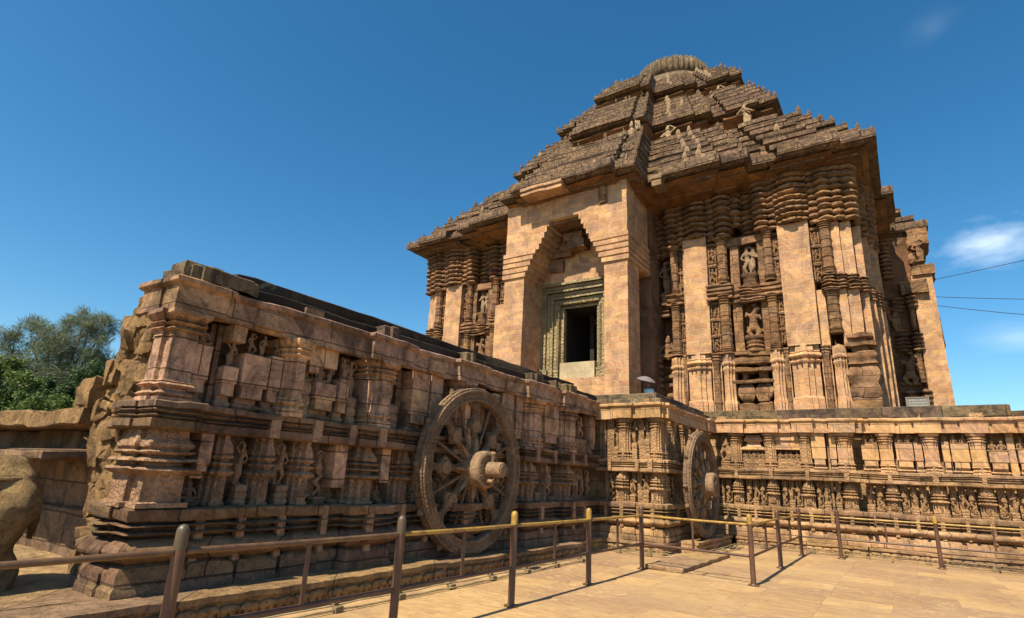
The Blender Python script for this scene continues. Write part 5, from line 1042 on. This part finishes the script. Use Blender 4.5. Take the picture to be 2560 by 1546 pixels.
# ------------------------------------------------------------------ railing
rl = thing('metal_railing', 'brown metal railing with yellow top rail and round capped posts before the temple', 'railing')
posts = [(-4.43, -2.1), (-4.43, .13), (-4.42, 2.36), (-4.42, 4.61), (-4.42, 6.74), (-4.415, 8.95), (-4.45, 11.33), (-2.39, 11.15), (-2.43, 14.0), (-2.445, 17.07), (-1.59, 17.26), (.42, 17.35), (2.5, 17.4), (4.6, 17.45)]
for i, (x, y) in enumerate(posts):
    m = MB(); m.lathe(FW, (x, -y, 0), [(.0445, .0), (.0445, .55), (.0445, .99)], 20); o = m.build('post', M['rail_brown'], rl, ang=50)
    m = MB(); m.lathe(FW, (x, -y, 0), [(.0455, .985), (.046, 1.10), (.043, 1.125), (.033, 1.145), (.016, 1.157), (.003, 1.16)], 20)
    m.build('post_cap', M[{2: 'rail_green', 3: 'rail_green', 4: 'rail_yellow', 5: 'rail_yellow', 7: 'rail_yellow', 11: 'rail_yellow'}.get(i, 'rail_brown')], o, ang=60)
    m = MB(); m.lathe(FW, (x, -y, 0), [(.095, .004), (.095, .014), (.06, .018), (.054, .03)], 24)
    for a in (0, 1, 2, 3): m.lathe(FW, (x+.075*math.cos(a*1.57+.6), -y+.075*math.sin(a*1.57+.6), .014), [(.011, 0), (.011, .012), (.004, .016)], 8)
    m.build('post_flange', M['rail_old'], o, ang=40)
for i in range(len(posts)-1):
    a, b = Vector((*posts[i], 0)), Vector((*posts[i+1], 0)); d = (b-a).normalized()
    m = MB(); p0, p1 = a+d*.047, b-d*.047; K = 7
    m.tube([p0.lerp(p1, k/K)+Vector((0, 0, .975-.004*math.sin(math.pi*k/K))) for k in range(K+1)], .022, 14)
    m.build('top_rail', M['rail_old' if i < 3 else ('rail_brown' if i == 2 else 'rail_yellow')], rl, ang=60)
    m = MB(); m.tube([p0+Vector((0, 0, .46)), p0.lerp(p1, .5)+Vector((0, 0, .458)), p1+Vector((0, 0, .46))], .0225, 12); m.build('lower_rail', M['rail_brown'], rl, ang=60)
    if (b-a).length > 1.2:
        c = a.lerp(b, .5); m = MB(); m.tube([c+Vector((0, 0, .475)), c+Vector((0, 0, .955))], .021, 10); m.build('baluster', M['rail_brown'], rl, ang=60)

# ------------------------------------------------------------------ strip lights along the foot of the walls
def strip_light(label, pts, nrm, boxes, seed):
    rg = random.Random(seed); t = thing('floor_strip_light', label, 'strip light', group='strip lights at the foot of the walls')
    nrm = Vector(nrm)
    for off, z, r in ((0, .035, .012), (-.06, .075, .010), (-.10, .12, .008)):
        P = []
        for i in range(len(pts)-1):
            a, b = Vector((*pts[i], 0)), Vector((*pts[i+1], 0))
            for k in range(14): P.append(a.lerp(b, k/14) + nrm*off*1.0 + Vector((0, 0, z+rg.uniform(-.010, .010))))
        m = MB(); m.tube(P, r, 6); m.build('conduit', M['conduit'], t, ang=60)
    a, b = Vector((*pts[0], 0)), Vector((*pts[-1], 0)); d = (b-a).normalized()
    for k in range(boxes):
        c = a.lerp(b, (k+.3)/boxes) + nrm*.02; F = lambda u, n, z, c=c: tuple(c + d*u + nrm*n + Vector((0, 0, z)))
        m = MB(); m.box(F, -.055, .055, -.03, .04, .004, .07, .2, .006); m.box(F, -.03, .03, -.10, -.02, .05, .12, .2, .006)
        m.build('fixture', M['fixture'], t, .004, 9)
strip_light('dusty conduit strip with small lamp boxes along the foot of the stair wall', [(-5.68, 2.6), (-5.62, 7.4), (-5.68, 11.9)], (1, 0, 0), 9, 1)
strip_light('dusty conduit strip with lamp boxes along the foot of the right hand platform wall', [(-3.9, 17.92), (-1.0, 17.95), (6.0, 18.0)], (0, -1, 0), 8, 2)
strip_light('short dusty conduit strip on the paving before the edge on wheel', [(-6.0, 13.3), (-5.1, 13.3), (-4.55, 13.35)], (0, -1, 0), 2, 3)
strip_light('dusty conduit strip lying between the edge on wheel and the worn slab', [(-4.02, 14.2), (-3.98, 16.0), (-3.96, 17.7)], (1, 0, 0), 3, 4)

# ------------------------------------------------------------------ notice board on the terrace
nb = thing('notice_board', 'small grey notice board with white text lines at the right end of the terrace', 'notice board', (.62, 24.0, 3.86))
m = MB(); m.box(FB(0), -.30, .30, -.03, .0, .46, .95, .4, .004); m.build('panel', M['board'], nb)
for (a, b, z0, z1) in ((-.335, .335, .95, .99), (-.335, .335, .42, .46), (-.335, -.30, .46, .95), (.30, .335, .46, .95)):
    m = MB(); m.box(FB(0), a, b, -.04, .015, z0+.0005, z1-.0005, .4); m.build('frame', M['boardframe'], nb)
m = MB(); rg = random.Random(2)
for j in range(4):
    x = -.25
    while x < .24:
        wd = rg.uniform(.03, .085); m.box(FB(0), x, min(x+wd, .26), .001, .004, .87-j*.095, .895-j*.095, .4); x += wd+.022
m.build('lettering', M['white'], nb, ang=0)
for x in (-.25, .25): m = MB(); m.box(FB(0), x-.02, x+.02, -.045, -.031, .0, .9, .4); m.build('leg', M['boardframe'], nb)

# ------------------------------------------------------------------ person with umbrella on the terrace
px, py, pz = -8.36, 22.35, 3.86
pc_ = []
A = lambda p0, p1, r0, r1=None: pc_.append((p0, p1, r0, r1 if r1 is not None else r0))
for sx in (-.10, .10): A((sx, 0, .86), (sx*1.05, .01, .48), .085, .058); A((sx*1.05, .01, .48), (sx*1.05, .04, .07), .055, .038); A((sx*1.05, .03, .035), (sx*1.15, -.12, .03), .035, .03)
A((0, 0, .88), (0, 0, 1.12), .13, .125); A((-.05, 0, 1.30), (.05, 0, 1.30), .115, .115); A((0, 0, 1.12), (0, 0, 1.28), .12, .125); A((-.14, 0, 1.37), (.14, 0, 1.37), .055, .055); A((0, 0, 1.40), (0, -.01, 1.50), .055, .05)
A((0, -.015, 1.575), (0, -.01, 1.625), .082, .085); A((0, -.05, 1.535), (0, -.055, 1.53), .05); A((0, -.1, 1.575), (0, -.105, 1.565), .014)
for sx in (-.085, .085): A((sx, 0, 1.585), (sx, .005, 1.60), .014)
A((-.17, 0, 1.36), (-.24, .0, 1.10), .047, .04); A((-.24, 0, 1.10), (-.12, -.17, 1.22), .036, .026); A((-.12, -.17, 1.22), (-.09, -.2, 1.27), .028, .03)
A((.17, 0, 1.36), (.23, .02, 1.09), .047, .04); A((.23, .02, 1.09), (.25, -.05, .85), .036, .026); A((.25, -.05, .83), (.25, -.06, .78), .028, .026)
for k in range(4): A((.235+.01*k, -.045-.015*k, .76), (.232+.01*k, -.06-.014*k, .70-.005*(k in (0, 3))), .0095, .0085); A((-.115+.0*k, -.205, 1.245+.018*k), (-.07, -.215, 1.245+.018*k), .0095, .009)
A((.225, -.07, .79), (.20, -.095, .75), .011, .009); A((-.12, -.19, 1.28), (-.075, -.2, 1.31), .011, .01)
pm = blob_mesh('person', pc_, .014, M['skin'], 3)
pe = bpy.data.objects.new('person', pm); COL.objects.link(pe); pe.location = (px, py, pz); pe.rotation_euler = (0, 0, R(-12))
tag(pe, 'person in a pale blue tunic standing under an umbrella on the terrace beside the porch', 'person')
cl = []
A = lambda p0, p1, r0, r1=None: cl.append((p0, p1, r0, r1 if r1 is not None else r0))
A((0, 0, .62), (0, 0, .95), .20, .165); A((0, 0, .95), (0, 0, 1.15), .16, .14); A((-.05, 0, 1.30), (.05, 0, 1.30), .135); A((0, 0, 1.15), (0, 0, 1.30), .14, .14); A((-.14, 0, 1.37), (.14, 0, 1.37), .068)
A((-.17, 0, 1.36), (-.24, .0, 1.11), .065, .06); A((.17, 0, 1.36), (.23, .02, 1.10), .065, .06)
o = bpy.data.objects.new('tunic', blob_mesh('tunic', cl, .018, M['kurta'], 3, .006)); COL.objects.link(o); o.parent = pe
cl = []
for sx in (-.10, .10): A = cl.append; A(((sx, 0, .80), (sx*1.05, .01, .48), .105, .085)); A(((sx*1.05, .01, .48), (sx*1.05, .04, .14), .08, .07))
o = bpy.data.objects.new('trousers', blob_mesh('trousers', cl, .018, M['trouser'], 2)); COL.objects.link(o); o.parent = pe
cl = [((0, .02, 1.60), (0, .03, 1.655), .085, .078), ((0, .06, 1.58), (0, .07, 1.45), .07, .05)]
o = bpy.data.objects.new('hair', blob_mesh('hair', cl, .014, M['hair'], 2)); COL.objects.link(o); o.parent = pe
um = thing('umbrella', 'open pale lilac umbrella tilted over the person on the terrace', 'umbrella', (px-.10, py-.20, pz+1.44)); um.rotation_euler = (R(8), R(17), 0); um.scale = (.66, .66, .66)
m = MB(); m.tube([(0, 0, -.12), (0, 0, .74)], .008, 8); m.build('shaft', M['metal'], um); m = MB(); m.tube([(0, 0, -.2), (0, 0, -.05)], .016, 8); m.build('handle', M['cable'], um)
m = MB(); rows = []
for q in range(7):
    t = q/6; row = []
    for j in range(64):
        a = -2*math.pi*j/64; sc = 1-.045*abs(math.sin(4*a))*t; r = .60*t*sc; row.append((r*math.cos(a)+1e-4*math.cos(a), r*math.sin(a)+1e-4*math.sin(a), .72-.26*t**1.9+.015*abs(math.sin(4*a))*t))
    rows.append(row)
m.rows(rows[::-1], True); o = m.build('canopy', M['umb'], um, ang=0); sd_ = o.modifiers.new('s', 'SOLIDIFY'); sd_.thickness = .003
for k in range(8):
    a = math.pi*k/4; m = MB(); m.tube([(.6*t*math.cos(a), .6*t*math.sin(a), .712-.26*t**1.9) for t in (0.02, .25, .5, .75, 1)], .004, 5); o = m.build('rib', M['metal'], um)

# ------------------------------------------------------------------ overhead cables at the right
cb = [((2.3, 40.2, 13.9), (16, 37, 15.2), .25), ((2.3, 40.0, 12.9), (14, 38, 10.9), .25), ((2.3, 40.0, 12.4), (12, 38, 9.8), .25)]
for (a, b, sag), lab in zip(cb, ('uppermost thin dark cable running from the temple side out to the right', 'middle thin dark cable sloping down from the temple side to the right', 'lowest thin dark cable sloping down from the temple side to the right')):
    a, b = Vector(a), Vector(b); m = MB(); m.tube([a.lerp(b, k/12)-Vector((0, 0, sag*math.sin(math.pi*k/12))) for k in range(13)], .018, 5)
    tag(m.build('overhead_cable', M['cable'], None, ang=60), lab, 'cable', 'overhead cables')

# ------------------------------------------------------------------ trees
def at_az(az, d): return d*math.sin(R(az)), d*math.cos(R(az))
def leaf_blades(m, c, r, n, L, wd, rg, droop=.4, up=False):
    for i in range(n):
        p = Vector((rg.gauss(0, 1), rg.gauss(0, 1), rg.gauss(0, 1))).normalized()*r*rg.random()**.45 + c
        d = Vector((rg.gauss(0, 1), rg.gauss(0, 1), rg.gauss(0, .6) - droop)).normalized()
        if up: d = Vector((rg.gauss(0, .7), rg.gauss(0, .7), .8)).normalized()
        s_ = d.cross(Vector((rg.gauss(0, 1), rg.gauss(0, 1), rg.gauss(0, 1)))).normalized(); l = L*rg.uniform(.6, 1.3); q = wd*rg.uniform(.7, 1.3)
        m.v += [tuple(p), tuple(p+d*l*.45+s_*q), tuple(p+d*l), tuple(p+d*l*.45-s_*q)]; k = len(m.v); m.f.append((k-4, k-3, k-2, k-1))
def tree(name, label, az, dist, height, limbs, crown, seed, mat, L, wd, n, droop, group=None, up=.0):
    """limbs: [(dx along view-right, dz top fraction, spread)]; crown: clump radius"""
    rg = random.Random(seed); x, y = at_az(az, dist); root = thing(name, label, 'tree', (x, y, 0), group)
    rt = Vector((math.cos(R(az)), -math.sin(R(az)), 0)); fw = Vector((math.sin(R(az)), math.cos(R(az)), 0))
    m = MB(); base = Vector((0, 0, 0)); fork = Vector((rg.uniform(-.2, .2), 0, height*.22)); r0 = height*.02
    m.tube([base, fork*.5, fork], [r0*1.4, r0*1.1, r0], 10)
    lf = MB()
    for (dx, top, spread) in limbs:
        tip = rt*dx + fw*rg.uniform(-1, 1)*abs(spread) + Vector((0, 0, height*top)); P = [fork]
        for k in range(1, 7):
            t = k/6; P.append(fork.lerp(tip, t) + Vector((0, 0, .25*height*.2*math.sin(math.pi*t))) + Vector((rg.gauss(0, .12), rg.gauss(0, .12), 0))*spread*.4)
        m.tube(P, [r0*.75*(1-.88*k/6) for k in range(7)], 7)
        for k in range(2, 7):
            c = P[k]; cr = crown*(1.15-.75*(k/6))
            for b in range(4):
                e = c + Vector((rg.gauss(0, 1), rg.gauss(0, 1), rg.gauss(.25, .6)))*cr
                m.tube([c, c.lerp(e, .5)+Vector((0, 0, .1)), e], [r0*.18, r0*.12, r0*.04], 4)
                leaf_blades(lf, e, cr*.8, n, L, wd, rg, droop, rg.random() < up)
    m.build('trunk', M['bark'], root, .02, 2); lf.build('crown', M[mat], root, ang=0)
    return root
TG = 'trees beyond the stairs'
tree('casuarina_tree', 'tall feathery grey green tree with thin spiky tops beyond the stair wall', -72.7, 46, 10.3, [(-3.0, .80, 1), (-2.0, .88, 1), (-1.1, .86, 1), (-.2, .93, 1), (.55, .96, 1), (1.1, 1.0, .7), (1.7, .98, .7), (1.9, .72, 1), (-2.6, .6, 1), (.3, .62, 1), (-1.0, .55, 1.2)], 1.3, 5, 'needle', .44, .014, 210, .1, TG, .35)
tree('leafy_tree', 'bright green leafy tree at the left edge in front of the feathery tree', -76.6, 38, 6.1, [(-1.6, .8, 1), (-.6, .92, 1), (.2, .97, 1), (1.0, .80, 1), (.6, .55, 1), (-1.2, .5, 1), (1.5, .52, 1)], 1.0, 8, 'leaf', .15, .04, 260, .2, TG)
tree('leafy_tree', 'low dark green leafy tree behind the broken stair blocks', -71.6, 42, 6.7, [(-2.2, .7, 1), (-1.0, .82, 1), (0, .75, 1), (1.0, .97, 1), (1.9, .95, 1), (1.6, .65, 1), (-1.8, .45, 1), (.4, .45, 1), (1.0, .4, 1)], 1.0, 12, 'leaf2', .16, .042, 230, .2, TG)
tree('leafy_tree', 'green leafy shrub tree just above the stone step slab', -73.4, 34, 4.2, [(-1.5, .7, 1), (-.5, .9, 1), (.5, .96, 1), (1.4, .85, 1), (.9, .55, 1), (-1.0, .5, 1)], .8, 15, 'leaf', .14, .036, 220, .2, TG)
tree('leafy_tree', 'distant tree top showing above the right end of the terrace', 4.6, 70, 9.9, [(-1.2, .96, 1), (0, .93, 1), (1.1, .95, 1), (2.0, .88, 1), (3, .7, 1)], .9, 19, 'leaf2', .26, .06, 60, .2)
tree('leafy_tree', 'spreading dark tree at the far left edge behind the bright one', -79.5, 48, 8.0, [(-2.0, .8, 1), (-.8, .92, 1), (.4, .9, 1), (1.6, .8, 1), (.8, .55, 1), (-1.6, .5, 1)], 1.2, 23, 'leaf2', .18, .05, 190, .2, TG)
